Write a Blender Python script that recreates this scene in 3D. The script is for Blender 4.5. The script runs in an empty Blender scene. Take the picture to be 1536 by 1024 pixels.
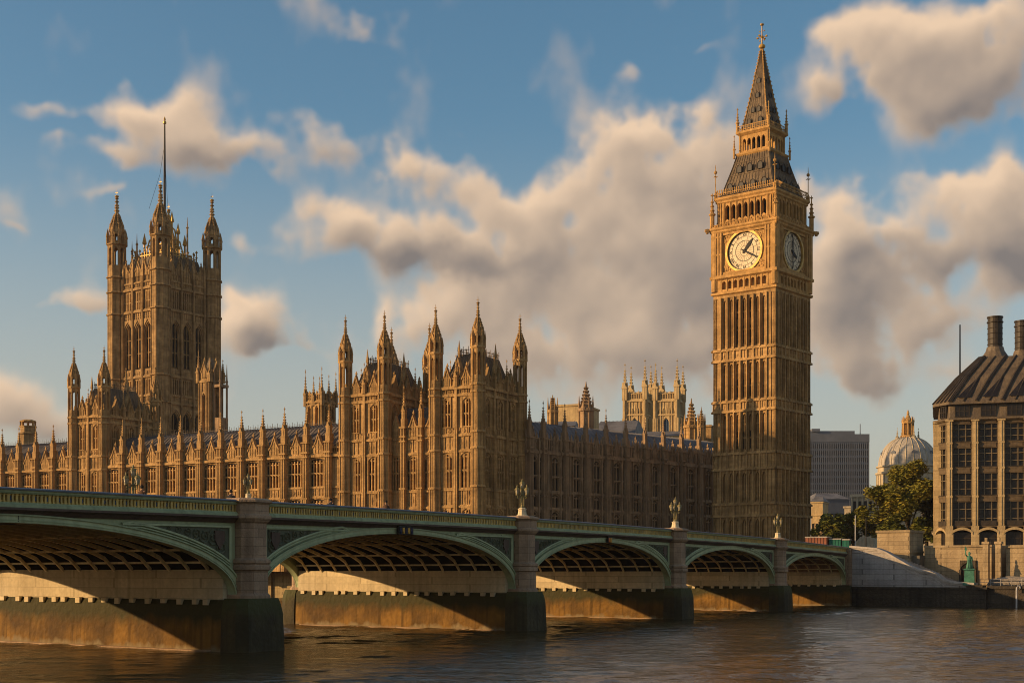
import bpy, math, random
from math import sin, cos, tan, pi, sqrt, atan2, atan, radians, hypot, exp
random.seed(11)
S = bpy.context.scene
COL = S.collection

# ------------------------------------------------------------------ camera, sun, sky, exposure
F = 2100.0            # focal length in photo pixels (photo is 1536 wide)
HC = 4.6              # eye height above the river
HZ = 860.0            # photo row of the horizon
cam_d = bpy.data.cameras.new("camera")
cam = bpy.data.objects.new("camera", cam_d); COL.objects.link(cam)
cam.location = (0, 0, HC); cam.rotation_euler = (pi/2, 0, 0)
cam_d.sensor_width = 36.0; cam_d.lens = F/1536*36
cam_d.shift_y = (HZ-512)/1536
cam_d.clip_start = 0.5; cam_d.clip_end = 20000
S.camera = cam
S.view_settings.view_transform = 'Standard'; S.view_settings.look = 'None'
S.view_settings.exposure = 0.25; S.view_settings.gamma = 1.0
S.view_settings.use_curve_mapping = False
S.cycles.pixel_filter_type = 'BLACKMAN_HARRIS'; S.cycles.filter_width = 1.0
S.cycles.max_bounces = 6; S.cycles.diffuse_bounces = 3; S.cycles.glossy_bounces = 3
S.cycles.caustics_reflective = False; S.cycles.caustics_refractive = False

SUN_AZ = atan2(-0.985, -0.172)     # direction TO the sun in plan (x, y)
SUN_EL = radians(14.0)
sv = (sin(SUN_AZ)*cos(SUN_EL), cos(SUN_AZ)*cos(SUN_EL), sin(SUN_EL))
sd = bpy.data.lights.new("sun", 'SUN'); sd.energy = 5.0; sd.angle = radians(0.5)
sd.color = (1.0, 0.63, 0.30)
so = bpy.data.objects.new("sun", sd); COL.objects.link(so)
so.rotation_euler = (pi/2-SUN_EL, 0, -SUN_AZ+pi) # -Z axis points away from the sun
so.location = (-300, -60, 150)

import numpy as np
# the clouds of that afternoon: a procedural density and sun-lit shading over azimuth x slope of the sky
BLOBS = [ # photo column, row, half width, half height, weight
      (195,160,60,38,1.0),(255,178,46,32,.6),(300,222,100,38,1.0),(370,245,46,24,.6),(150,232,70,14,.65),(75,172,60,17,.55),
      (550,30,44,30,.85),(575,52,28,20,.5),(455,182,46,22,.7),(520,215,62,24,.65),(640,258,64,36,.95),(590,240,40,22,.6),(715,300,60,38,.7),
      (550,340,64,32,1.05),(625,372,100,28,.95),(700,390,74,22,.75),(372,356,38,24,.9),(478,306,44,15,.65),(475,365,32,24,.6),(430,330,30,12,.3),
      (975,195,62,40,1.2),(925,235,60,38,1.0),(1020,235,80,42,1.1),(880,255,30,24,.6),(805,318,76,46,.85),(880,330,84,50,.9),(985,320,105,62,.95),(1080,330,50,90,.9),
      (660,440,66,42,.7),(745,415,74,46,.85),(850,430,105,62,.95),(960,440,105,72,1.0),(1045,480,62,92,.95),(740,500,105,42,.65),(870,520,125,46,.8),(980,545,95,38,.7),(640,480,44,30,.4),
      (372,480,46,28,1.0),(405,500,42,18,.7),(440,514,36,9,.55),(345,470,24,26,.5),
      (1330,80,84,54,1.0),(1400,130,84,44,.9),(1480,110,90,76,1.1),(1430,30,105,46,.85),(1250,45,46,26,.5),(1290,125,46,28,.5),
      (1255,310,52,42,.85),(1320,350,72,48,1.05),(1350,400,64,42,1.0),(1260,420,84,58,1.05),(1290,500,94,58,1.1),(1310,565,64,28,.8),(1400,395,40,24,.55),(1230,265,36,18,.55),(1370,470,54,28,.6),
      (1470,290,54,36,.95),(1510,340,70,48,1.05),(1545,390,50,38,.9),(1440,475,54,22,.7),(1400,490,46,24,.6),(1500,430,42,18,.4),
      (95,446,44,16,.85),(130,455,28,9,.5),(25,610,70,36,.9),(70,620,48,26,.6),(120,650,56,16,.45),(938,116,26,13,.45),(1003,10,44,22,.55),(145,275,26,10,.5),(32,346,22,8,.45),
      (820,600,170,24,.45),(600,470,70,40,.45),(560,520,90,40,.3),(700,560,120,40,.35),(1455,560,50,14,.4),(1046,74,26,11,.42),(1380,280,44,11,.3),(690,190,44,10,.25),
      (-60,300,70,40,.8),(1640,250,90,60,.9),(300,-60,120,40,.8),(900,-90,160,50,.8),(1640,560,80,30,.6),
]
DARK = [(620,388,110,24,.5),(740,398,90,24,.45),(1300,385,130,36,.6),(1250,460,90,40,.45),(1310,570,80,30,.3),(490,222,70,18,.35),(430,512,60,12,.25),(380,505,50,14,.15),
        (1500,150,90,36,.18),(1390,150,80,26,.12),(1510,380,70,36,.5),(830,395,140,26,.12),(960,400,100,30,.15),(1040,420,60,60,.3),(880,500,140,30,-.05),(320,245,80,14,.2),(60,650,70,16,.3),(985,285,90,22,.2),
        (975,180,60,26,-.45),(640,245,60,18,-.3),(545,325,60,18,-.35),(1310,330,80,14,-.25),(1260,300,40,20,-.3),(190,140,60,22,-.35),(300,205,90,18,-.25),(1340,50,110,26,-.35),(1480,285,60,20,-.35),(365,465,40,18,-.35),(700,440,70,40,-.2),(790,300,70,20,-.2),(1450,30,90,20,-.2),(620,470,60,30,-.25)]
def clouds(W=2048, H=1138, U=.45, V=.5, seed=4):
    rs = np.random.RandomState(seed); px = 2*U/W
    fy = np.fft.fftfreq(H*2)[:, None]; fx = np.fft.rfftfreq(W*2)[None, :]
    def field(beta, lo=0., hi=9., an=1.0):
        k = np.hypot(fx*2048/an, fy*2048); k[0, 0] = 1
        a = k**(-beta)*(k > lo)*np.exp(-(k/(hi*100))**2)
        f = np.fft.irfft2(np.fft.rfft2(rs.standard_normal((H*2, W*2)))*a)[:H, :W]
        return (f-f.mean())/f.std()
    yy, xx = np.mgrid[0:H, 0:W]
    def samp(a, dx, dy):
        return a[np.clip((yy+dy).astype(int), 0, H-1), np.clip((xx+dx).astype(int), 0, W-1)]
    wx, wy = field(2.0, 8), field(2.0, 8)
    gu = -U+(xx+.5)*px+wx*.0055; gv = (yy+.5)*px+wy*.0042
    B = np.zeros((H, W))
    for cx, cy, rx, ry, wt in BLOBS:
        u = atan((cx-768)/F); v = (HZ-cy)/F*cos(u)
        B += wt*np.exp(-((gu-u)*F/rx*.9)**2-((gv-v)*F/ry*.9)**2)
    B = np.minimum(B, 1.5)
    bil = sum(2.0**-i*(.8-np.abs(field(.5, 14*2**i, .22*2**i))) for i in range(4))
    f1 = field(2.0, 5, 2.2, 1.7); f2 = field(1.7, 10, 1.6, 1.6)
    D = B*(1+.15*f2)+.19*f1+.11*bil*np.clip(1.6*B-.25, 0, 1)-.07
    blurD = lambda q: np.fft.irfft2(np.fft.rfft2(q)*np.exp(-2*(np.pi*2.2)**2*(np.fft.rfftfreq(W)[None, :]**2+np.fft.fftfreq(H)[:, None]**2)), s=(H, W))
    a = np.clip((blurD(D)-.10)/1.05, 0, 1); alpha = a*a*(3-2*a)
    dens = np.clip(D-.2, 0, 1.9)
    ky = np.fft.fftfreq(H)[:, None]; kx = np.fft.rfftfreq(W)[None, :]
    blur = lambda q, sg: np.fft.irfft2(np.fft.rfft2(q)*np.exp(-2*(np.pi*sg)**2*(kx**2+ky**2)), s=(H, W))
    sh = np.zeros((H, W))
    for k in range(1, 15):
        d = 3.2*k**1.2; sh += samp(dens, -.62*d, .78*d)*(1.0/k**.3)
    Tm = np.exp(-sh*.15)
    rel = 0
    for sg, w_ in ((5, 30.), (12, 75.), (26, 150.), (50, 120.)):
        q = blur(dens+.35*B+.05*bil, sg); gy_, gx_ = np.gradient(q); rel = rel+w_*(.55*gx_-.83*gy_)*.16*(sg/12)**.1
    rel = np.tanh(rel*.55)
    thin = np.exp(-dens*1.5)
    dk = np.zeros((H, W))
    for cx, cy, rx, ry, wt in DARK:
        u = atan((cx-768)/F); v = (HZ-cy)/F*cos(u)
        dk += wt*np.exp(-((gu-u)*F/rx)**2-((gv-v)*F/ry)**2)
    lit = np.clip(-dk*.58+.21+.50*Tm+.48*(rel+.35)+.22*thin, .06, 1.12)
    return alpha, lit

def make_world():
    w = bpy.data.worlds.new("World"); S.world = w; w.use_nodes = True
    nt = w.node_tree; nt.nodes.clear()
    N = lambda t: nt.nodes.new(t)
    al, lt = clouds(); H, W = al.shape
    img = bpy.data.images.new("cloud_field", W, H, alpha=True, float_buffer=True, is_data=True)
    buf = np.zeros((H, W, 4), np.float32); buf[..., 0] = lt; buf[..., 1] = al; buf[..., 3] = 1
    img.pixels.foreach_set(buf.ravel()); img.update()
    def m(op, *a):
        n = N('ShaderNodeMath'); n.operation = op
        for i, q in enumerate(a):
            if isinstance(q, (int, float)): n.inputs[i].default_value = q
            else: nt.links.new(q, n.inputs[i])
        return n.outputs[0]
    def sm(x, a, b):
        n = N('ShaderNodeMapRange'); n.interpolation_type = 'SMOOTHSTEP'
        nt.links.new(x, n.inputs[0]); n.inputs[1].default_value = a; n.inputs[2].default_value = b
        return n.outputs[0]
    def mix(f, a, b):
        n = N('ShaderNodeMix'); n.data_type = 'RGBA'; n.clamp_factor = False
        for i, q in ((0, f), (6, a), (7, b)):
            if isinstance(q, (int, float)): n.inputs[i].default_value = q
            elif isinstance(q, tuple): n.inputs[i].default_value = q+(1,)
            else: nt.links.new(q, n.inputs[i])
        return n.outputs[2]
    tc = N('ShaderNodeTexCoord'); sp = N('ShaderNodeSeparateXYZ'); nt.links.new(tc.outputs['Generated'], sp.inputs[0])
    X, Y, Z = sp.outputs
    az = m('ARCTAN2', X, Y)
    hy = m('SQRT', m('ADD', m('MULTIPLY', X, X), m('MULTIPLY', Y, Y)))
    sl = m('DIVIDE', m('ABSOLUTE', Z), m('MAXIMUM', hy, 0.02))
    cb = N('ShaderNodeCombineXYZ'); nt.links.new(m('DIVIDE', m('ADD', az, .45), .9), cb.inputs[0]); nt.links.new(m('DIVIDE', sl, .5), cb.inputs[1])
    it = N('ShaderNodeTexImage'); it.image = img; it.interpolation = 'Linear'; it.extension = 'MIRROR'; nt.links.new(cb.outputs[0], it.inputs[0])
    sc_ = N('ShaderNodeSeparateColor'); nt.links.new(it.outputs[0], sc_.inputs[0])
    lit = sc_.outputs[0]; alpha = m('MULTIPLY', sc_.outputs[1], sm(sl, 1.6, .8))
    STR = 0.088
    k = 1/STR
    ccol = mix(lit, (0.155*k, 0.137*k, 0.132*k), (0.68*k, 0.495*k, 0.34*k))
    sky = N('ShaderNodeTexSky'); sky.sky_type = 'NISHITA'; sky.sun_disc = False
    sky.sun_elevation = SUN_EL; sky.sun_rotation = SUN_AZ
    sky.air_density = 1.0; sky.dust_density = 1.2; sky.ozone_density = 2.0
    # warm pale band low on the sky, thicker air there
    low = sm(sl, 0.34, 0.03)
    hs = N('ShaderNodeHueSaturation'); hs.inputs['Hue'].default_value = 0.488; hs.inputs['Saturation'].default_value = 1.15; hs.inputs['Value'].default_value = 1.25; nt.links.new(sky.outputs[0], hs.inputs['Color'])
    skyc = mix(m('MULTIPLY', low, 0.7), hs.outputs[0], (0.46*k, 0.415*k, 0.345*k))
    col = mix(m('MULTIPLY', alpha, 0.94), skyc, ccol)
    bg = N('ShaderNodeBackground'); bg.inputs[1].default_value = STR
    nt.links.new(col, bg.inputs[0])
    out = N('ShaderNodeOutputWorld'); nt.links.new(bg.outputs[0], out.inputs[0])
make_world()

# ------------------------------------------------------------------ helpers
class MB:
    """collects faces in a local frame and links them as ONE mesh object"""
    def __init__(s):
        s.v = []; s.f = []; s.mi = []; s.m = 0; s.T = None; s.frame()
    def frame(s, ox=0., oy=0., oz=0., rot=0.):
        s.o = (ox, oy, oz); s.c = cos(rot); s.s = sin(rot); return s
    def p(s, x, y, z):
        X = s.o[0]+s.c*x-s.s*y; Y = s.o[1]+s.s*x+s.c*y; Z = s.o[2]+z
        if s.T: X, Y, Z = s.T(X, Y, Z)
        s.v.append((X, Y, Z)); return len(s.v)-1
    def face(s, ids): s.f.append(ids); s.mi.append(s.m)
    def poly(s, pts): s.face([s.p(*q) for q in pts])
    def box(s, x0, x1, y0, y1, z0, z1):
        i = [s.p(x, y, z) for z in (z0, z1) for y in (y0, y1) for x in (x0, x1)]
        for q in ((0,2,3,1),(4,5,7,6),(0,1,5,4),(1,3,7,5),(3,2,6,7),(2,0,4,6)):
            s.face([i[k] for k in q])
    def loft(s, rings, cap0=True, cap1=True, closed=True):
        ids = [[s.p(*q) for q in r] for r in rings]; n = len(ids[0])
        for a, b in zip(ids, ids[1:]):
            for k in range(n if closed else n-1):
                j = (k+1) % n; s.face([a[k], a[j], b[j], b[k]])
        if cap0: s.face(ids[0][::-1])
        if cap1: s.face(ids[-1][:])
    def ngon(s, cx, cy, prof, n=8, ph=None, cap0=True, cap1=True, sx=1., sy=1.):
        if ph is None: ph = pi/n
        s.loft([[(cx+sx*r*cos(ph+2*pi*k/n), cy+sy*r*sin(ph+2*pi*k/n), z) for k in range(n)] for r, z in prof], cap0, cap1)
    def sq(s, cx, cy, prof):                  # square stages: (half width, z)
        s.ngon(cx, cy, [(a*sqrt(2), z) for a, z in prof], 4, pi/4)
    def tube(s, pts, r, n=6):
        rings = []
        for i, q in enumerate(pts):
            a = pts[max(0, i-1)]; b = pts[min(len(pts)-1, i+1)]
            d = [b[k]-a[k] for k in range(3)]; L = sqrt(sum(t*t for t in d)) or 1; d = [t/L for t in d]
            up = (0, 0, 1) if abs(d[2]) < .9 else (1, 0, 0)
            u = [d[1]*up[2]-d[2]*up[1], d[2]*up[0]-d[0]*up[2], d[0]*up[1]-d[1]*up[0]]
            L = sqrt(sum(t*t for t in u)); u = [t/L for t in u]
            w = [u[1]*d[2]-u[2]*d[1], u[2]*d[0]-u[0]*d[2], u[0]*d[1]-u[1]*d[0]]
            rr = r[i] if isinstance(r, (list, tuple)) else r
            rings.append([tuple(q[k]+rr*(cos(2*pi*t/n)*u[k]+sin(2*pi*t/n)*w[k]) for k in range(3)) for t in range(n)])
        s.loft(rings)
    def extr(s, pl, y0, y1):                  # polygon in x,z pushed along y
        a = [s.p(x, y0, z) for x, z in pl]; b = [s.p(x, y1, z) for x, z in pl]; n = len(pl)
        s.face(a); s.face(b[::-1])
        for k in range(n):
            j = (k+1) % n; s.face([a[k], b[k], b[j], a[j]])
    def strip(s, lo, hi, y0, y1):             # band between two x,z curves, pushed along y
        n = len(lo)
        A = [s.p(x, y0, z) for x, z in lo]; B = [s.p(x, y0, z) for x, z in hi]
        C = [s.p(x, y1, z) for x, z in lo]; D = [s.p(x, y1, z) for x, z in hi]
        for k in range(n-1):
            s.face([A[k], A[k+1], B[k+1], B[k]]); s.face([C[k+1], C[k], D[k], D[k+1]])
            s.face([A[k+1], A[k], C[k], C[k+1]]); s.face([B[k], B[k+1], D[k+1], D[k]])
        s.face([A[0], B[0], D[0], C[0]]); s.face([A[-1], C[-1], D[-1], B[-1]])
    def arch(s, xa, xb, zs, zt, ztop, y0, y1, n=5):   # stone over a pointed opening
        hw = (xb-xa)/2; L = []
        for k in range(n+1):
            q = k/n; L.append((xa+hw*q, zs+(zt-zs)*sqrt(4-(2-q)**2)/sqrt(3)))
        R = [(xa+xb-x, z) for x, z in L[:-1]][::-1]; lo = L+R
        s.strip(lo, [(x, ztop) for x, z in lo], y0, y1)
    def build(s, name, mat, parent=None, loc=(0,0,0), rot=0., smooth=False):
        me = bpy.data.meshes.new(name); me.from_pydata(s.v, [], s.f)
        for q in (mat if isinstance(mat, (list, tuple)) else [mat]): me.materials.append(q)
        me.polygons.foreach_set('material_index', s.mi)
        if smooth: me.polygons.foreach_set('use_smooth', [True]*len(s.f))
        me.validate(); me.update()
        o = bpy.data.objects.new(name, me); COL.objects.link(o)
        o.location = loc; o.rotation_euler = (0, 0, rot); o.parent = parent
        return o

def tag(o, label=None, cat=None, group=None, kind=None):
    if label: o['label'] = label
    if cat: o['category'] = cat
    if group: o['group'] = group
    if kind: o['kind'] = kind
    return o
def thing(name, label, cat, loc=(0,0,0), rot=0., group=None):
    o = bpy.data.objects.new(name, None); COL.objects.link(o); o.empty_display_size = .5
    o.location = loc; o.rotation_euler = (0, 0, rot)
    return tag(o, label, cat, group)
def copytree(o, parent=None):
    c = o.copy(); COL.objects.link(c); c.parent = parent
    for ch in list(o.children): copytree(ch, c)
    return c
class Proto:
    def __init__(s, make): s.make = make; s.o = None
    def put(s, parent, loc, rot=0., sc=None):
        if s.o is None: o = s.o = s.make()
        else: o = copytree(s.o)
        o.parent = parent; o.location = loc; o.rotation_euler = (0, 0, rot)
        if sc: o.scale = sc
        return o
def X(px, Y): return (px-768)/F*Y
def ZZ(py, Y): return HC+(HZ-py)*Y/F

# ------------------------------------------------------------------ materials
def mat(name, base, var=None, rough=.85, scale=1.0, streak=0.0, metal=0.0, spec=.2, bump=0.0, bscale=6.0, brick=None, extra=None):
    m = bpy.data.materials.new(name); m.use_nodes = True
    nt = m.node_tree; b = nt.nodes['Principled BSDF']
    b.inputs['Roughness'].default_value = rough; b.inputs['Metallic'].default_value = metal
    b.inputs['Specular IOR Level'].default_value = spec
    tc = nt.nodes.new('ShaderNodeTexCoord'); co = tc.outputs['Object']
    def mapn(sc):
        n = nt.nodes.new('ShaderNodeMapping'); n.inputs['Scale'].default_value = sc
        nt.links.new(co, n.inputs[0]); return n.outputs[0]
    def noise(vec, sc, det=4):
        n = nt.nodes.new('ShaderNodeTexNoise'); n.inputs['Scale'].default_value = sc; n.inputs['Detail'].default_value = det
        nt.links.new(vec, n.inputs['Vector']); return n.outputs[0]
    def mr(x, a, b_, c=0., d=1.):
        n = nt.nodes.new('ShaderNodeMapRange'); nt.links.new(x, n.inputs[0])
        for i, q in enumerate((a, b_, c, d)): n.inputs[i+1].default_value = q
        return n.outputs[0]
    def mix(f, a, c, mode='MIX'):
        n = nt.nodes.new('ShaderNodeMix'); n.data_type = 'RGBA'; n.blend_type = mode
        for i, q in ((0, f), (6, a), (7, c)):
            if isinstance(q, (int, float)): n.inputs[i].default_value = q
            elif isinstance(q, tuple): n.inputs[i].default_value = q+(1,)
            else: nt.links.new(q, n.inputs[i])
        return n.outputs[2]
    var = var or tuple(c*.65 for c in base)
    col = mix(mr(noise(co, scale, 6), .40, .60), base, var)
    col = mix(mr(noise(co, scale*7, 3), .35, .7, 0, .45), col, tuple(c*.6 for c in base))
    if streak:
        col = mix(mr(noise(mapn((2.2, 2.2, .13)), 1.0, 5), .48, .72, 0, streak), col, tuple(c*.32 for c in base))
    if brick:
        bw, bh, dk = brick
        sp = nt.nodes.new('ShaderNodeSeparateXYZ'); nt.links.new(co, sp.inputs[0])
        ad = nt.nodes.new('ShaderNodeMath'); ad.operation = 'ADD'
        nt.links.new(sp.outputs[0], ad.inputs[0]); nt.links.new(sp.outputs[1], ad.inputs[1])
        cb = nt.nodes.new('ShaderNodeCombineXYZ'); nt.links.new(ad.outputs[0], cb.inputs[0]); nt.links.new(sp.outputs[2], cb.inputs[1])
        bt = nt.nodes.new('ShaderNodeTexBrick'); nt.links.new(cb.outputs[0], bt.inputs['Vector'])
        bt.inputs['Scale'].default_value = 1.0; bt.inputs['Brick Width'].default_value = bw; bt.inputs['Row Height'].default_value = bh
        bt.inputs['Mortar Size'].default_value = bh*.035; bt.inputs['Color1'].default_value = (1,1,1,1)
        bt.inputs['Color2'].default_value = (.78,.78,.78,1); bt.inputs['Mortar'].default_value = (dk,dk,dk,1)
        col = mix(1.0, col, bt.outputs['Color'], 'MULTIPLY')
    if extra: col = extra(nt, co, col, mix, mr, noise, mapn)
    nt.links.new(col, b.inputs['Base Color'])
    if bump:
        bn = nt.nodes.new('ShaderNodeBump'); bn.inputs['Strength'].default_value = bump; bn.inputs['Distance'].default_value = .15
        nt.links.new(noise(co, bscale, 5), bn.inputs['Height']); nt.links.new(bn.outputs[0], b.inputs['Normal'])
    return m
M = {}
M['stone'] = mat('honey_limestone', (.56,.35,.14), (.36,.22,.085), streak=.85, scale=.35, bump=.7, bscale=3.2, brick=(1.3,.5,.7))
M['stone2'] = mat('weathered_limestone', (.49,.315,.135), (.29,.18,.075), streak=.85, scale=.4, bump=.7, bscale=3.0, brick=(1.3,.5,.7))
M['stoned'] = mat('shaded_limestone', (.40,.265,.145), (.26,.175,.10), streak=.7, scale=.4, bump=.7, bscale=3.0)  # same limestone, colour darkened for the walls that stand in shade
M['abbey'] = mat('pale_limestone', (.58,.43,.215), (.45,.32,.155), streak=.5, scale=.3, bump=.6, bscale=1.5)
M['slate'] = mat('slate_roof', (.15,.125,.105), (.09,.08,.072), streak=.6, scale=.5, bump=.7, bscale=4, rough=.7)
M['lead'] = mat('lead_roof', (.20,.195,.195), (.11,.108,.11), streak=.4, scale=.25, bump=.4, bscale=2, rough=.6)
M['iron'] = mat('cast_iron_roof', (.19,.14,.085), (.11,.08,.05), streak=.7, scale=.6, bump=.8, bscale=5, rough=.6)
M['void'] = mat('interior_shade', (.018,.014,.011), rough=.9)  # near-black colour in place of the shade inside openings
M['glass'] = mat('dark_glass', (.014,.012,.012), (.022,.019,.017), rough=.3, spec=.28, scale=.8, bump=.25, bscale=.8)
M['pglass'] = mat('leaded_dark_glass', (.010,.009,.009), (.018,.015,.013), rough=.5, spec=.08)
M['gold'] = mat('gilding', (.60,.38,.10), (.38,.23,.06), rough=.5, metal=.25, scale=1.5)
M['goldstone'] = mat('gilded_stone', (.56,.33,.115), (.36,.21,.07), scale=.8, streak=.4, bump=.6, bscale=6)
M['dial'] = mat('opal_glass_dial', (.70,.58,.38), (.60,.49,.32), scale=.7, rough=.5)
M['black'] = mat('black_paint', (.02,.019,.018), rough=.6)
M['pole'] = mat('dark_steel', (.035,.032,.03), rough=.5)
# ------------------------------------------------------------------ gothic building kit
T = .45                                     # depth of the stone skin in front of the glass
def course(mb, L, z, h=.35, pr=.28):        # string course with a chamfered top
    mb.box(-pr, L+pr, -pr, .04, z, z+h); mb.box(-pr*.5, L+pr*.5, -pr*.5, .05, z+h, z+h*1.5)
def ribs(mb, xs, z0, z1, w=.14, pr=.16):
    for x in xs: mb.box(x-w/2, x+w/2, -pr, .03, z0, z1)
def band(mb, L, z0, z1, pitch=.95, x0=0.):  # carved band: framed cells with a shield in each
    mb.box(x0, L, 0, T, z0, z1)
    n = max(1, round((L-x0)/pitch)); p = (L-x0)/n
    for i in range(n+1): mb.box(x0+i*p-.06, x0+i*p+.06, -.13, .02, z0, z1)
    for i in range(n):
        c = x0+(i+.5)*p; zc = (z0+z1)/2; a = p*.3; b = (z1-z0)*.36; d = -.05-.12*random.random()
        q = [(c-a, 0, zc), (c, 0, zc-b), (c+a, 0, zc), (c, 0, zc+b)]
        for k in range(4): mb.poly([q[k], q[(k+1) % 4], (c+random.uniform(-.05,.05), d, zc)])
        mb.box(c-a*.9, c+a*.9, -.07, .02, z1-.12, z1-.03)
def wins(mb, L, z0, z1, ops, rib=True, x0=0.):     # a storey with openings (centre, width, sill, spring, crown)
    x = x0
    for cx, w, zb, zs, zt in ops:
        a, b = cx-w/2, cx+w/2
        mb.box(x, a, 0, T, z0, z1)
        if zb > z0: mb.box(a, b, 0, T, z0, zb); mb.box(a-.1, b+.1, -.16, .02, zb-.16, zb)
        mb.arch(a, b, zs, zt, z1, .0, T)
        ribs(mb, (a-.1, b+.1), z0, z1, .16, .2)
        mb.arch(a-.18, b+.18, zs+.1, zt+.28, zt+.5, -.16, .02)     # hood mould
        if rib and a-x > 1.0: ribs(mb, [x+(a-x)*k/3 for k in (1, 2)], z0, z1, .1, .1)
        x = b
    mb.box(x, L, 0, T, z0, z1)
    if rib and L-x > 1.0: ribs(mb, [x+(L-x)*k/3 for k in (1, 2)], z0, z1, .1, .1)
def parapet(mb, L, z, h=1.5, pitch=.55, tip=.5, x0=0.):           # pierced parapet with pointed merlons
    mb.box(x0, L, .02, .32, z, z+.3); mb.box(x0, L, .0, .34, z+h-.25, z+h)
    n = max(2, round((L-x0)/pitch)); p = (L-x0)/n
    for i in range(n+1):
        x = x0+i*p; mb.box(x-.1, x+.1, .05, .29, z+.3, z+h-.25)
        if i % 2 == 0:
            mb.box(x-.16, x+.16, .04, .30, z+h, z+h+.25)
            mb.loft([[(x-.16,.04,z+h+.25),(x+.16,.04,z+h+.25),(x+.16,.3,z+h+.25),(x-.16,.3,z+h+.25)],
                     [(x-.02,.15,z+h+.25+tip),(x+.02,.15,z+h+.25+tip),(x+.02,.19,z+h+.25+tip),(x-.02,.19,z+h+.25+tip)]], False)
def gable(mb, cx, w, z, h, y0=0., y1=.4):           # pointed gable with a blind light, coping and finial
    mb.extr([(cx-w/2, z), (cx+w/2, z), (cx+w/2, z+h*.35), (cx+w*.22, z+h*.62), (cx, z+h), (cx-w*.22, z+h*.62), (cx-w/2, z+h*.35)], y0, y1)
    for sg in (-1, 1):
        mb.strip([(cx+sg*w*.5, z+h*.33), (cx+sg*w*.22, z+h*.6), (cx, z+h*.97)], [(cx+sg*(w*.5+.1), z+h*.40), (cx+sg*(w*.22+.14), z+h*.66), (cx, z+h*1.1)], y0-.14, y1+.05)
    mb.sq(cx, (y0+y1)/2, [(.08, z+h), (.05, z+h*1.12), (.17, z+h*1.16), (.02, z+h*1.34)])
    a = w*.26
    for sx in (-a, 0, a): mb.box(cx+sx-.06, cx+sx+.06, y0-.09, y0+.02, z+.05, z+h*(.55 if sx else .75))
    for k in range(3): mb.box(cx-a, cx+a, y0-.07, y0+.02, z+h*(.08+.2*k), z+h*(.08+.2*k)+.09)
def crockets(mb, cx, cy, pts, n=4, ph=0., s=.11):    # little leaves up the edges of a spire
    for r, z in pts:
        for k in range(n):
            a = ph+2*pi*k/n; x = cx+r*cos(a); y = cy+r*sin(a)
            mb.sq(x, y, [(s*.3, z-s), (s, z), (s*.7, z+s*.9), (s*.1, z+s*1.3)])
def spirelet(mb, cx, cy, z0, z1, r, n=8, k=5, s=.1):
    h = z1-z0
    mb.ngon(cx, cy, [(r, z0), (r*.70, z0+h*.25), (r*.40, z0+h*.52), (r*.17, z0+h*.8), (r*.05, z1)], n)
    pf = [(.04+.84*i/k) for i in range(k)]
    crockets(mb, cx, cy, [(r*(1-q)*(1-.15*q)+.03, z0+h*q) for q in pf], 4 if n == 4 else 8, pi/n if n == 8 else pi/4, s)
def make_pinnacle(h, r, name='pinnacle', m=None):
    mb = MB()
    mb.sq(0, 0, [(r, 0), (r, h*.3), (r*1.22, h*.315), (r*1.22, h*.345), (r*.95, h*.35)])
    for k in range(4):
        mb.frame(0, 0, 0, k*pi/2)
        mb.extr([(-r*1.1, h*.3), (r*1.1, h*.3), (0, h*.48)], -r*1.18, -r*.8)
        mb.box(-r*.18, r*.18, -r*1.12, -r*.9, .0, h*.3)
    mb.frame()
    spirelet(mb, 0, 0, h*.35, h*.93, r*.95, 4, 6, r*.24)
    mb.sq(0, 0, [(.07, h*.9), (.05, h*.925), (r*.34, h*.945), (r*.1, h*.96), (.03, h)])
    return mb.build(name, m or M['stone'])
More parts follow.
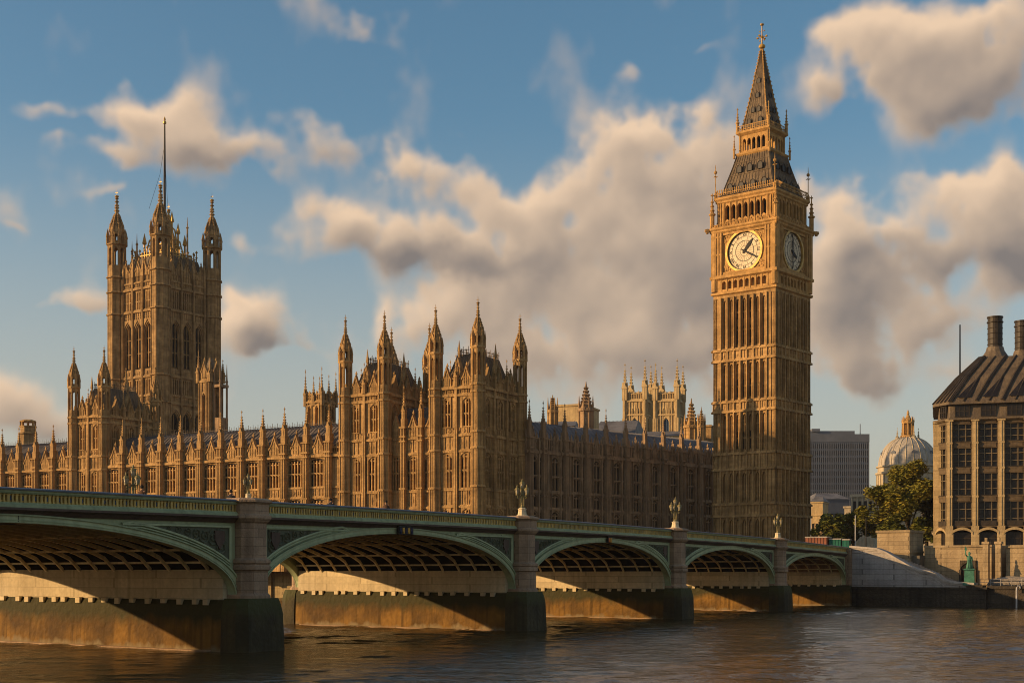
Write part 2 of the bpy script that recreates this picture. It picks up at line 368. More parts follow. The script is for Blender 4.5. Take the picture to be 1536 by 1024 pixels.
def make_turret(r, zg, zl, zt, strings, m, name='turret', slot=4.4, neck=.42, lr=.80):
    """octagonal corner turret: solid shaft, open slotted stage below the gallery zg, small lantern to zl, crocketed spire to zt"""
    mb = MB(); za = zg-slot-.5
    mb.ngon(0, 0, [(r, 0), (r, za)], 8, pi/8); ri = r*cos(pi/8)
    for k in range(8):
        a = pi/8+k*pi/4
        mb.frame(r*cos(a), r*sin(a), 0, a); mb.box(-.12, .1, -.12, .12, 0, zg)
        a2 = k*pi/4
        mb.frame(ri*cos(a2), ri*sin(a2), 0, a2); mb.box(-.03, .06, -.05, .05, 0, za-.4)
        mb.frame(ri*cos(a2), ri*sin(a2), 0, a2+pi/2); hw = r*sin(pi/8)
        mb.box(-hw, -hw*.52, .0, .3*r, za, zg); mb.box(hw*.52, hw, .0, .3*r, za, zg); mb.box(-hw*.6, hw*.6, .02, .28*r, za, za+.25)
        mb.arch(-hw*.55, hw*.55, zg-1.5, zg-.8, zg-.3, .02, .28*r, 3)
    mb.frame()
    for z in strings: mb.ngon(0, 0, [(r*1.04, z-.1), (r*1.2, z), (r*1.2, z+.25), (r*1.0, z+.45)], 8, pi/8)
    mb.ngon(0, 0, [(r*1.0, zg-.4), (r*1.2, zg-.1), (r*1.2, zg+.1), (r*1.0, zg+.25)], 8, pi/8)
    hl = zl-zg; q = r*lr
    for k in range(8):                                           # gallery spikes and the open lantern
        a = pi/8+k*pi/4
        mb.frame(r*1.05*cos(a), r*1.05*sin(a), 0, a); mb.sq(0, 0, [(.13*r, zg), (.12*r, zg+hl*.55), (.16*r, zg+hl*.6), (.02, zg+hl*1.25)])
        mb.frame(q*cos(a), q*sin(a), 0, a); mb.box(-.16*q-.02, .06, -.17*q, .17*q, zg+.1, zl)
        a2 = k*pi/4; rj = q*.93
        mb.frame(rj*cos(a2), rj*sin(a2), 0, a2+pi/2); hw = q*.36
        mb.arch(-hw, hw, zg+hl*.58, zg+hl*.84, zl, -.06, .1, 3); mb.box(-hw, hw, -.05, .08, zg+.1, zg+hl*.3)
    mb.frame()
    mb.ngon(0, 0, [(q*.9, zl-.15), (q*1.15, zl), (q*1.15, zl+.16), (q*.9, zl+.3)], 8, pi/8)
    o = mb.build(name, m)
    sp = MB(); h = zt-zl
    pf = [(q*.98, zl+.1), (q*1.0, zl+h*.08), (q*.86, zl+h*.20), (q*.58, zl+h*neck*.8), (q*.32, zl+h*neck*1.12), (q*.20, zl+h*.68), (q*.11, zl+h*.92)]
    sp.ngon(0, 0, pf, 8, pi/8)
    for k in range(8):
        a = k*pi/4; sp.frame(q*.98*cos(a), q*.98*sin(a), zl, a+pi/2); sp.extr([(-q*.34, 0), (q*.34, 0), (0, h*.2)], -.1, .12)
    sp.frame()
    for (r0, z0), (r1, z1) in zip(pf, pf[1:]):
        for f_ in (.1, .5, .85): crockets(sp, 0, 0, [(r0+(r1-r0)*f_+.03*r, z0+(z1-z0)*f_)], 8, pi/8, .115*r if r0 > q*.4 else .07*r)
    sp.build('spire', m, o)
    f = MB(); z_ = lambda x: zl+h*x
    f.ngon(0, 0, [(q*.12, z_(.88)), (q*.26, z_(.90)), (q*.12, z_(.915)), (q*.34, z_(.935)), (q*.30, z_(.955)), (.06, z_(.975)), (.035, z_(1.12)), (.02, z_(1.14))], 8)
    f.box(-q*.3, q*.3, -.03, .03, z_(1.03), z_(1.045))
    f.build('finial', M['gold'] if r > 2 else m, o)
    return o
def window_proto(w, h, lights, transoms=(.5,), spring=.8, name='window', m='stone'):
    def mk():
        g = MB(); g.box(-w/2-.05, w/2+.05, .36, .40, -.05, h)
        o = g.build(name, M['pglass'])
        t = MB(); lw = w/lights
        for i in range(1, lights): t.box(-w/2+i*lw-.1, -w/2+i*lw+.1, -.04, .37, 0, h*.97)
        for q in transoms:
            t.box(-w/2, w/2, -.01, .37, h*q-.08, h*q+.08)
        for i in range(lights):
            for q in list(transoms)+[spring+.10]:
                zz = h*q-.08; t.arch(-w/2+i*lw+.06, -w/2+(i+1)*lw-.06, zz-.42, zz-.1, zz+.03, .06, .35, 3)
        t.build('tracery', M[m], o)
        return o
    return Proto(mk)
def core(mb, x0, x1, y0, y1, z0, z1, t=.43): mb.box(x0+t, x1-t, y0+t, y1-t, z0, z1)

# ------------------------------------------------------------------ the riverside palace
RF = radians(-30); CX, CY = -5.73, 236.0       # near corner of the riverfront and its heading
def rfp(x, y, z=0.): return (CX+cos(RF)*x-sin(RF)*y, CY+sin(RF)*x+cos(RF)*y, z)
G0 = 5.0                                       # ground the palace stands on

tur_big = Proto(lambda: make_turret(1.14, 37.3, 39.5, 45.0, (14.0, 20.4, 23.1, 29.8, 31.0), M['stone']))
win_tower_lo = window_proto(2.5, 6.0, 4, (.5,))
win_tower_hi = window_proto(1.75, 4.6, 3, (.48,))
win_tower_mid = window_proto(1.2, 5.0, 2, (.5,))

def pavilion(name, label, x0, tops=(0,0,0,0), w=8.5, d=14.3):
    t = thing(name, label, 'tower', rfp(x0, 0, G0), RF, 'square pavilion towers of the palace')
    mb = MB(); core(mb, -w, 0, 0, d, 0, 31.8)
    rects = []
    for (ox, oy, rot, L) in ((-w, 0, 0, w), (0, 0, pi/2, d), (0, d, pi, w), (-w, d, -pi/2, d)):
        mb.frame(ox, oy, 0, rot)
        nb = 2 if L < 10 else 3
        bw = L/nb; cs = [bw*(i+.5) for i in range(nb)]
        if nb == 3: cs = [L*.2, L*.5, L*.8]
        mb.box(0, L, 0, T, 0, 6.0)
        wins(mb, L, 6.0, 10.8, [(c, 1.75, 6.6, 9.6, 10.4) for c in cs]); rects += [(ox, oy, rot, c, 6.6, 'lo2') for c in cs]
        course(mb, L, 10.8); band(mb, L, 11.2, 13.7, 1.0); course(mb, L, 13.7, .3, .22)
        wins(mb, L, 14.0, 20.2, [(c, 2.5, 14.2, 19.0, 20.0) for c in cs]); rects += [(ox, oy, rot, c, 14.2, 'lo') for c in cs]
        course(mb, L, 20.2); band(mb, L, 20.6, 22.9, .9); course(mb, L, 22.9, .35, .3)
        band(mb, L, 23.3, 24.4, .7)
        wins(mb, L, 24.4, 29.7, [(c, 1.75, 24.6, 28.2, 29.2) for c in cs]); rects += [(ox, oy, rot, c, 24.6, 'hi') for c in cs]
        course(mb, L, 29.7, .35, .32); band(mb, L, 30.1, 30.9, .7); course(mb, L, 30.9, .4, .4)
        parapet(mb, L, 31.3, 1.6, .5, .5)
        for c in ([L*.27, L*.73] if nb == 2 else [L*.22, L*.5, L*.78]): gable(mb, c, 1.7, 31.4, 3.1, -.08, .35)
        for c in ([L/2] if nb == 2 else [L*.35, L*.65]):           # slender buttress with its own spike
            mb.box(c-.34, c+.34, -.5, .1, 0, 24); mb.box(c-.26, c+.26, -.36, .1, 24, 33)
            mb.box(c-.07, c+.07, -.57, -.45, 0, 24)
        for c in ([1.55, L-1.55]): ribs(mb, [c-.25, c+.25], 6.0, 31, .12, .15)
    mb.build('wall', M['stone'], t)
    for ox, oy, rot, c, z, k in rects:
        P = {'lo': win_tower_lo, 'hi': win_tower_hi, 'lo2': win_lo2}[k]
        P.put(t, (ox+cos(rot)*c, oy+sin(rot)*c, z), rot)
    # steep iron roof with cresting
    r = MB(); r.loft([[(-w+1, 1, 31.6), (-1, 1, 31.6), (-1, d-1, 31.6), (-w+1, d-1, 31.6)],
                      [(-w+2.6, 3.0, 37.3), (-2.6, 3.0, 37.3), (-2.6, d-3, 37.3), (-w+2.6, d-3, 37.3)]], False)
    for i in range(9):
        q = i/8; r.tube([(-w+1+(w-2)*q, 1, 31.7), (-w+2.6+(w-5.2)*q, 3, 37.3)], .06, 4)
    for i in range(15):
        q = i/14; r.tube([(-1, 1+(d-2)*q, 31.7), (-2.6, 3+(d-6)*q, 37.3)], .06, 4)
    r.build('roof', M['iron'], t)
    c = MB()
    def crest(x0, x1, y0, y1, n):
        for i in range(n+1):
            q = i/n; x = x0+(x1-x0)*q; y = y0+(y1-y0)*q
            c.box(x-.035, x+.035, y-.035, y+.035, 37.3, 38.3+(.35 if i % 3 == 0 else 0)); c.sq(x, y, [(.02, 37.9), (.09, 38.05), (.02, 38.2)])
    crest(-w+2.6, -2.6, 3, 3, 9); crest(-w+2.6, -2.6, d-3, d-3, 9); crest(-2.6, -2.6, 3, d-3, 18); crest(-w+2.6, -w+2.6, 3, d-3, 18)
    for z in (37.55, 38.0):
        c.box(-w+2.6, -2.6, 2.98, 3.02, z, z+.05); c.box(-2.62, -2.58, 3, d-3, z, z+.05)
        c.box(-w+2.6, -2.6, d-3.02, d-2.98, z, z+.05); c.box(-w+2.58, -w+2.62, 3, d-3, z, z+.05)
    c.build('cresting', M['iron'], t)
    for i, (x, y) in enumerate(((0, 0), (-w, 0), (0, d), (-w, d))):
        tur_big.put(t, (x, y, 0), 0, (1, 1, 1+tops[i]))
    for (x, y) in ((-w/2, -.2), (.2, d*.35), (.2, d*.65), (-w/2, d+.2), (-w-.2, d*.35), (-w-.2, d*.65)):
        pin_t.put(t, (x, y, 31.3))
    for (x, y, rr) in ((-w/2, .7, 0), (-.7, d/2, pi/2)):             # stone dormers in front of the roof
        dm = MB(); gable(dm, 0, 2.0, 0, 4.6, -.2, .5); dm.box(-.9, .9, .3, 2.2, 0, 2.0); dm.sq(0, .1, [(.16, 4), (.1, 5.5), (.22, 5.6), (.02, 8.0)])
        dm.build('dormer', M['stone2'], t, (x, y, 31.4), rr)
    return t
win_lo2 = window_proto(1.75, 3.8, 3, (.5,))
pin_t = Proto(lambda: make_pinnacle(5.6, .30))
pavilion('pavilion_tower', 'square palace tower at the near corner, right of the short linking wing', 0, (.012, 0, 0, 0))
pavilion('pavilion_tower', 'square palace tower between the long riverfront wing and the short linking wing', -19.2, (0, 0, 0, 0))
pavilion('pavilion_tower', 'square palace tower far left, standing just in front of the great flagpole tower', -87.5, (-.012, 0, -.05, -.05))

# ---- ranges: bays between buttresses, two storeys of tall traceried windows, gables and slate roof
BAY = 5.1
win_range = window_proto(3.6, 4.9, 5, (.5,))
win_low = window_proto(3.6, 4.4, 5, (.5,))
def buttress_proto(h0, h1, zt, m, w=.62, pr=.95):
    def mk():
        mb = MB()
        mb.box(-w, w, -pr, .05, 0, h0*.62); mb.box(-w*.9, w*.9, -pr*.9, .05, h0*.62, h1)
        for sx in (-1, 1):
            for z0, z1, q in ((0, h0*.62, 1), (h0*.62, h1, .9)): mb.box(sx*w*q*.72-.08, sx*w*q*.72+.08, -pr*q-.09, -pr*q+.02, z0, z1)
        mb.box(-.05, .05, -pr-.03, -pr+.04, 0, h1)
        for z in (h0*.62, h0-.5, h0+.3, h1-.3): mb.box(-w-.12, w+.12, -pr-.14, .05, z, z+.28)
        mb.box(-w*.8, w*.8, -pr*.75, .5, h1, h1+1.4)
        o = mb.build('buttress', m)
        p = make_pinnacle(zt-h1-.6, w*.66, 'pinnacle', m); p.parent = o; p.location = (0, -pr*.2, h1+.6)
        return o
    return Proto(mk)
butt = buttress_proto(21.0, 23.4, 30.1, M['stone'])
def long_range(name, label, xa, xb, xs0, depth=15.):
    t = thing(name, label, 'palace wing', rfp(xb, 0, G0), RF)
    L = xb-xa; mb = MB(); mb.frame(-L, 0, 0, 0)
    mb.box(.05, L-.05, T-.02, depth, 0, 22.6)
    cs = [x-xa for x in xs0]                    # bay centres measured from the left end
    mb.box(0, L, 0, T, 0, 8.2)
    wins(mb, L, 8.2, 13.4, [(c, 3.6, 8.5, 12.6, 13.1) for c in cs], False); course(mb, L, 13.2, .3, .2)
    band(mb, L, 13.5, 15.0, .85); course(mb, L, 15.0, .25, .18)
    wins(mb, L, 15.2, 20.5, [(c, 3.6, 15.3, 19.9, 20.4) for c in cs], False)
    course(mb, L, 20.6, .45, .38)
    parapet(mb, L, 21.1, 1.3, .5, .45)
    for c in cs:
        gable(mb, c, 2.3, 21.1, 3.5, -.12, .4); 
        for sx in (-1.75, 1.75): mb.sq(c+sx, .15, [(.2, 21.1), (.2, 22.9), (.27, 23), (.02, 24.6)])
        ribs(mb, (c-1.9, c+1.9), 8.2, 20.5, .14, .18)
        for z in (17.75,): mb.box(c-1.8, c+1.8, -.06, .3, z-.08, z+.08)
    mb.build('wall', M['stone'], t)
    for c in cs:
        win_range.put(t, (c-L, 0, 15.3)); win_low.put(t, (c-L, 0, 8.5))
    r = MB(); r.frame(-L, 0, 0, 0)
    prof = [(.9, 22.4), (2.6, 24.6), (5.2, 26.6), (7.5, 27.4), (9.8, 26.6), (12.4, 24.6), (14.1, 22.4)]
    for (y0, z0), (y1, z1) in zip(prof, prof[1:]): r.poly([(0, y0, z0), (L, y0, z0), (L, y1, z1), (0, y1, z1)])
    for xe in (0, L): r.poly([(xe, y, z) for y, z in prof])
    n = int(L/.85)
    for i in range(n+1): r.tube([(L*i/n, y, z+.02) for y, z in prof[:4]], .07, 4)
    for i in range(int(L/.6)):
        x = .3+i*.6; r.box(x-.03, x+.03, 7.47, 7.53, 27.3, 28.0+.25*(i % 2))
    r.box(0, L, 7.48, 7.52, 27.6, 27.66)
    r.build('roof', M['slate'], t)
    for c in cs:                                # a dormer hood behind every gable
        dm = MB(); dm.loft([[(-1.0, 0, 0), (1.0, 0, 0), (1.0, 0, 1.3), (0, 0, 3.0), (-1.0, 0, 1.3)],
                            [(-1.0, 3.2, 1.2), (1.0, 3.2, 1.2), (1.0, 3.2, 1.6), (0, 5.4, 3.4), (-1.0, 3.2, 1.6)]])
        dm.build('dormer', M['slate'], t, (c-L, .42, 21.6))
    for x in [c-BAY/2 for c in cs]+[cs[-1]+BAY/2]:
        if .8 < x < L+.7: butt.put(t, (x-L, 0, 0))
    return t
xs = [-33.75-BAY*i for i in range(10)]
long_range('palace_wing', 'long riverfront palace wing with slate roof between the left and middle towers', -87.5, -27.7, sorted(xs+[-84.5]))
long_range('palace_wing', 'palace wing running out of the picture left of the leftmost pavilion tower', -142, -96.0, [-140.0+BAY*i for i in range(9)])
# ---- linking range between the two towers
def link():
    t = thing('linking_wing', 'short palace wing joining the two towers, with three tall window bays', 'palace wing', rfp(-8.5, 1.0, G0), RF)
    L = 10.7; mb = MB(); mb.frame(-L, 0, 0, 0)
    mb.box(.05, L-.05, T-.02, 12, 0, 25)
    cs = [1.75, 5.35, 8.95]
    mb.box(0, L, 0, T, 0, 6.0); wins(mb, L, 6.0, 10.8, [(c, 1.75, 6.6, 9.6, 10.4) for c in cs])
    course(mb, L, 10.8); band(mb, L, 11.2, 13.7, 1.0); course(mb, L, 13.7, .3, .22)
    wins(mb, L, 14.0, 20.2, [(c, 2.5, 14.2, 19.0, 20.0) for c in cs])
    course(mb, L, 20.2); band(mb, L, 20.6, 22.9, .9); course(mb, L, 22.9, .35, .3); parapet(mb, L, 23.3, 1.3, .5, .45)
    for c in cs: gable(mb, c, 2.1, 23.3, 3.6, -.1, .4)
    mb.build('wall', M['stone'], t)
    for c in cs: win_tower_lo.put(t, (c-L, 0, 14.2)); win_lo2.put(t, (c-L, 0, 6.6))
    bl = Proto(lambda: butt_link.put(None, (0,0,0)))
    for x in (3.55, 7.15): butt_link.put(t, (x-L, 0, 0))
    r = MB(); r.frame(-L, 0, 0, 0)
    prof = [(.8, 24.4), (4.0, 28.5), (6.0, 29.2), (8.0, 28.5), (11.5, 24.4)]
    for (y0, z0), (y1, z1) in zip(prof, prof[1:]): r.poly([(0, y0, z0), (L, y0, z0), (L, y1, z1), (0, y1, z1)])
    for i in range(13): r.tube([(L*i/12, y, z+.02) for y, z in prof[:3]], .07, 4)
    r.build('roof', M['slate'], t)
butt_link = buttress_proto(23.0, 25.2, 32.5, M['stone'], .5, .75)
link()
# ---- shaded north wing running from the corner tower to the clock tower
NA = radians(44.5); NX, NY = 2.6, 247.0
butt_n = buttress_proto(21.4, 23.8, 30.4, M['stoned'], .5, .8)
def north():
    t = thing('north_wing', 'shaded brown palace wing with close ribs between the corner tower and the clock tower', 'palace wing', (NX, NY, G0), NA)
    L = 61.6; nb = 11; bw = L/nb; cs = []
    for i in range(nb): cs += [bw*i+bw*.27+.1, bw*i+bw*.73-.1]
    mb = MB(); mb.box(.05, L-.05, T-.02, 14, 0, 22.8)
    mb.box(0, L, 0, T, 0, 5.5); wins(mb, L, 5.5, 11.0, [(c, 1.9, 6.0, 9.8, 10.7) for c in cs], False)
    course(mb, L, 11.0); wins(mb, L, 11.4, 14.0, [(c, 1.9, 11.5, 13.3, 13.8) for c in cs], False); course(mb, L, 14.0)
    wins(mb, L, 14.4, 20.9, [(c, 1.9, 14.5, 19.6, 20.5) for c in cs], False); mb_z = 17.3
    for i in range(nb): mb.box(bw*i+.4, bw*(i+1)-.4, -.14, .02, 16.9, 17.15)
    course(mb, L, 20.9, .5, .42)
    parapet(mb, L, 21.4, 2.4, .45, .9)
    for c in cs: gable(mb, c, 1.5, 21.5, 3.3, -.08, .3)
    ribs(mb, [bw*i+bw/2 for i in range(nb)], 0, 23.5, .3, .42)
    ribs(mb, [c+q for c in cs for q in (-1.12, 1.12)], 0, 20.9, .16, .34)
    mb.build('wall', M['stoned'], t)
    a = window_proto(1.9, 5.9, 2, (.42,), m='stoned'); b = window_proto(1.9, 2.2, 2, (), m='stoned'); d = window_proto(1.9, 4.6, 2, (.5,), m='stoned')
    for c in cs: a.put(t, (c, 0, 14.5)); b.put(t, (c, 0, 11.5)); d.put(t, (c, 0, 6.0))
    for i in range(nb+1): butt_n.put(t, (min(max(bw*i, .5), L-.5)-(1.6 if 0 < i else 0)+(0 if i else 0), 0, 0))
    r = MB(); prof = [(.9, 22.6), (5.5, 27.0), (8, 27.6), (10.5, 27.0), (13.4, 22.6)]
    for (y0, z0), (y1, z1) in zip(prof, prof[1:]): r.poly([(0, y0, z0), (L, y0, z0), (L, y1, z1), (0, y1, z1)])
    for xe in (0, L): r.poly([(xe, y, z) for y, z in prof])
    for i in range(60): r.tube([(L*i/59, y, z+.02) for y, z in prof[:3]], .06, 4)
    r.build('roof', M['lead'], t)
north()

# ------------------------------------------------------------------ the great square tower with the flagpole
def great_tower():
    a = 8.5; W = 2*a; rot = radians(-36)
    t = thing('flag_tower', 'huge square gothic tower with four corner turrets and a tall flagpole, far left', 'tower', (X(247, 363), 363, G0), rot)
    B = -5.0
    mb = MB(); core(mb, -a, a, -a, a, 0, 76, .9)
    big = [];
    TT = T
    for k in range(4):
        mb.frame(0, 0, B, 0)
        ang = k*pi/2; ox, oy = (-a*cos(ang)+a*sin(ang), -a*sin(ang)-a*cos(ang))
        mb.frame(ox, oy, B, ang); L = W; cs = [L*.5-3.85, L*.5, L*.5+3.85]
        mb.box(0, L, 0, .92, 5, 34)
        wl = [(c, 3.0, 36.0, 43.2, 45.8) for c in cs]
        def deep(z0, z1, ops):
            x = 0.
            for cx, w, zb, zs, zt in ops:
                p, q = cx-w/2, cx+w/2
                mb.box(x, p, 0, .92, z0, z1); mb.box(p, q, 0, .92, z0, zb)
                mb.arch(p, q, zs, zt, z1, 0, .92); mb.arch(p-.3, q+.3, zs+.1, zt+.45, zt+.8, -.2, .02)
                mb.arch(p+.25, q-.25, zs-.2, zt-.35, zt+.2, .25, .6)
                mb.box(p, p+.25, .25, .6, zb, zs+.4); mb.box(q-.25, q, .25, .6, zb, zs+.4)
                ribs(mb, (p-.35, q+.35), z0, z1, .22, .3); x = q
            mb.box(x, L, 0, .92, z0, z1)
        deep(34, 47.4, wl); course(mb, L, 47.4, .5, .4)
        band(mb, L, 48.0, 49.4, 1.1); course(mb, L, 49.4, .4, .3)
        mb.box(0, L, .3, .92, 49.8, 54.2)
        ribs(mb, [2.4+(L-4.8)*i/18 for i in range(19)], 49.8, 54.2, .26, -.0+.02); 
        for i in range(18): mb.arch(2.4+(L-4.8)*i/18+.1, 2.4+(L-4.8)*(i+1)/18-.1, 53.0, 53.8, 54.2, .02, .5, 3)
        for i in range(19):
            x = 2.4+(L-4.8)*i/18; mb.box(x-.14, x+.14, .0, .4, 49.8, 54.2)
        course(mb, L, 54.2, .5, .4); band(mb, L, 54.8, 55.9, 1.0)
        deep(55.9, 70.9, [(c, 2.9, 56.5, 65.6, 68.4) for c in cs]); big += [(ox, oy, ang, c, 57.0) for c in cs]
        for c in cs:
            for j in range(5): mb.box(c-1.6+j*.8-.07, c-1.6+j*.8+.07, -.12, .02, 68.9, 70.8)
            mb.box(c-1.7, c+1.7, -.1, .02, 69.7, 69.85)
        course(mb, L, 70.9, .5, .4); 
        mb.box(0, L, .3, .92, 71.5, 76.6)
        for i in range(19):
            x = 2.4+(L-4.8)*i/18; mb.box(x-.16, x+.16, .0, .4, 71.5, 76.6)
            if i < 18: mb.arch(x+.16, x+(L-4.8)/18-.16, 75.4, 76.2, 76.6, .05, .45, 3); mb.box(x, x+(L-4.8)/18, .05, .4, 73.6, 73.85)
        course(mb, L, 76.6, .5, .45); band(mb, L, 77.2, 78.3, .9); course(mb, L, 78.3, .3, .3)
        mb.box(0, L, .2, .92, 78.6, 80.2); parapet(mb, L, 78.6, 2.6, .55, .8)
        for i in range(5): gable(mb, 3.6+(L-7.2)*i/4, 2.2, 80.2, 3.6, -.05, .35)
        for c in (L*.5-5.7, L*.5-1.93, L*.5+1.93, L*.5+5.7):
            mb.box(c-.3, c+.3, -.5, .1, 5, 80); mb.box(c-.09, c+.09, -.62, -.45, 5, 80)
            mb.sq(c, -.1, [(.32, 80), (.32, 81.5), (.4, 81.6), (.03, 84.6)])
    mb.build('wall', M['stone2'], t)
    bw = Proto(lambda: big_window())
    def big_window():
        g = MB(); g.box(-1.5, 1.5, .80, .84, 0, 11.6); o = g.build('window', M['pglass'])
        s = MB()
        for x in (-.5, .5): s.box(x-.1, x+.1, .5, .82, 0, 11)
        for z in (3.6, 7.2): s.box(-1.45, 1.45, .55, .82, z-.12, z+.12)
        s.build('tracery', M['stone2'], o); return o
    for ox, oy, ang, c, z in big: bw.put(t, (ox+cos(ang)*c, oy+sin(ang)*c, z+B), ang)
    lw = Proto(lambda: low_window())
    def low_window():
        g = MB(); g.box(-1.55, 1.55, .80, .84, 0, 9.6); o = g.build('window', M['pglass'])
        s = MB(); s.box(-.1, .1, .5, .82, 0, 9); s.box(-1.5, 1.5, .55, .82, 4.9, 5.1); s.build('tracery', M['stone2'], o); return o
    for k in range(4):
        ang = k*pi/2; ox, oy = (-a*cos(ang)+a*sin(ang), -a*sin(ang)-a*cos(ang))
        for c in (W*.5-3.85, W*.5, W*.5+3.85): lw.put(t, (ox+cos(ang)*c, oy+sin(ang)*c, 36+B), ang)
    tp = Proto(lambda: make_turret(2.3, 89.2+B, 92.4+B, 102.4+B, tuple(z+B for z in (34, 47.4, 54.2, 70.9, 76.6, 80.5)), M['stone2'], 'turret', 5.2, .40, .74))
    for sx in (-1, 1):
        for sy in (-1, 1): tp.put(t, (sx*a, sy*a, 0))
    r = MB(); r.sq(0, 0, [(a-1, 79.5+B), (a-2.6, 85.5+B), (a-5.6, 87.2+B), (2.4, 88+B)])
    for k in range(4):
        r.frame(0, 0, B, k*pi/2)
        for i in range(11):
            q = -1+.2*i; r.tube([((a-1)*q, -(a-1), 79.6), ((a-2.6)*q, -(a-2.6), 85.5)], .1, 4)
    r.build('roof', M['iron'], t)
    g = MB()                                   # gilded crown of ironwork round the flagpole foot
    for k in range(4):
        g.frame(0, 0, B, k*pi/2)
        for i in range(13):
            q = -1+i/6; x = (a-2.8)*q; h = 1.3+.8*(i % 2)+(1.4 if i in (0, 6) else 0); g.box(x-.09, x+.09, -(a-2.8)-.09, -(a-2.8)+.09, 85.3, 85.3+h); g.sq(x, -(a-2.8), [(.03, 85.3+h-.3), (.26, 85.3+h), (.03, 85.3+h+.5)])
        g.box(-(a-2.8), (a-2.8), -(a-2.8)-.05, -(a-2.8)+.05, 86.0, 86.2)
        for rr, z0, z1 in ((3.6, 86, 92.5), (2.4, 88, 95.5), (1.3, 90, 98.5)):
            g.tube([(-rr, -rr, z0), (-rr*.75, -rr*.75, z1-1.8), (-.5, -.5, z1)], .22, 5); g.sq(-rr, -rr, [(.2, z0), (.16, z1-3), (.42, z1-2.6), (.04, z1)])
            g.box(-rr, rr, -rr-.08, -rr+.08, z0+1.2, z0+1.5); g.box(-rr*.8, rr*.8, -rr*.8-.08, -rr*.8+.08, z0+3.2, z0+3.4)
    g.build('gilded_crown', M['gold'], t)
    for (x, y, zt) in ((-3.5, -6.1, 92), (6.1, -2.4, 92.5), (6.1, 2.3, 96.5), (-5.8, -5.8, 90.5)):
        p = MB(); p.ngon(0, 0, [(.28, 0), (.22, zt-84-3), (.42, zt-84-2.8), (.16, zt-84-2.4), (.03, zt-84)], 6)
        for z in (1.5, 3.2): p.box(-.5, .5, -.05, .05, z, z+.12)
        p.build('roof_spike', M['stone2'], t, (x, y, 84+B))
    f = MB(); f.ngon(0, 0, [(.36, 90+B), (.30, 110+B), (.20, 121+B)], 8); f.build('flagpole', M['pole'], t)
    h = MB(); h.ngon(0, 0, [(.1, 121+B), (.45, 121.2+B), (.45, 121.6+B), (.2, 121.9+B), (.3, 122.3+B), (.03, 123+B)], 8); h.build('finial', M['gold'], t)
    for dx, dy, z0 in ((5.5, -5.5, 96), (-3, -2.6, 103), (.5, .9, 100)):
        w = MB(); w.tube([(dx, dy, z0+B-4), (dx*.3, dy*.3, 108+B), (0, 0, 116+B)], .045, 4); w.build('stay_cable', M['pole'], t)
great_tower()
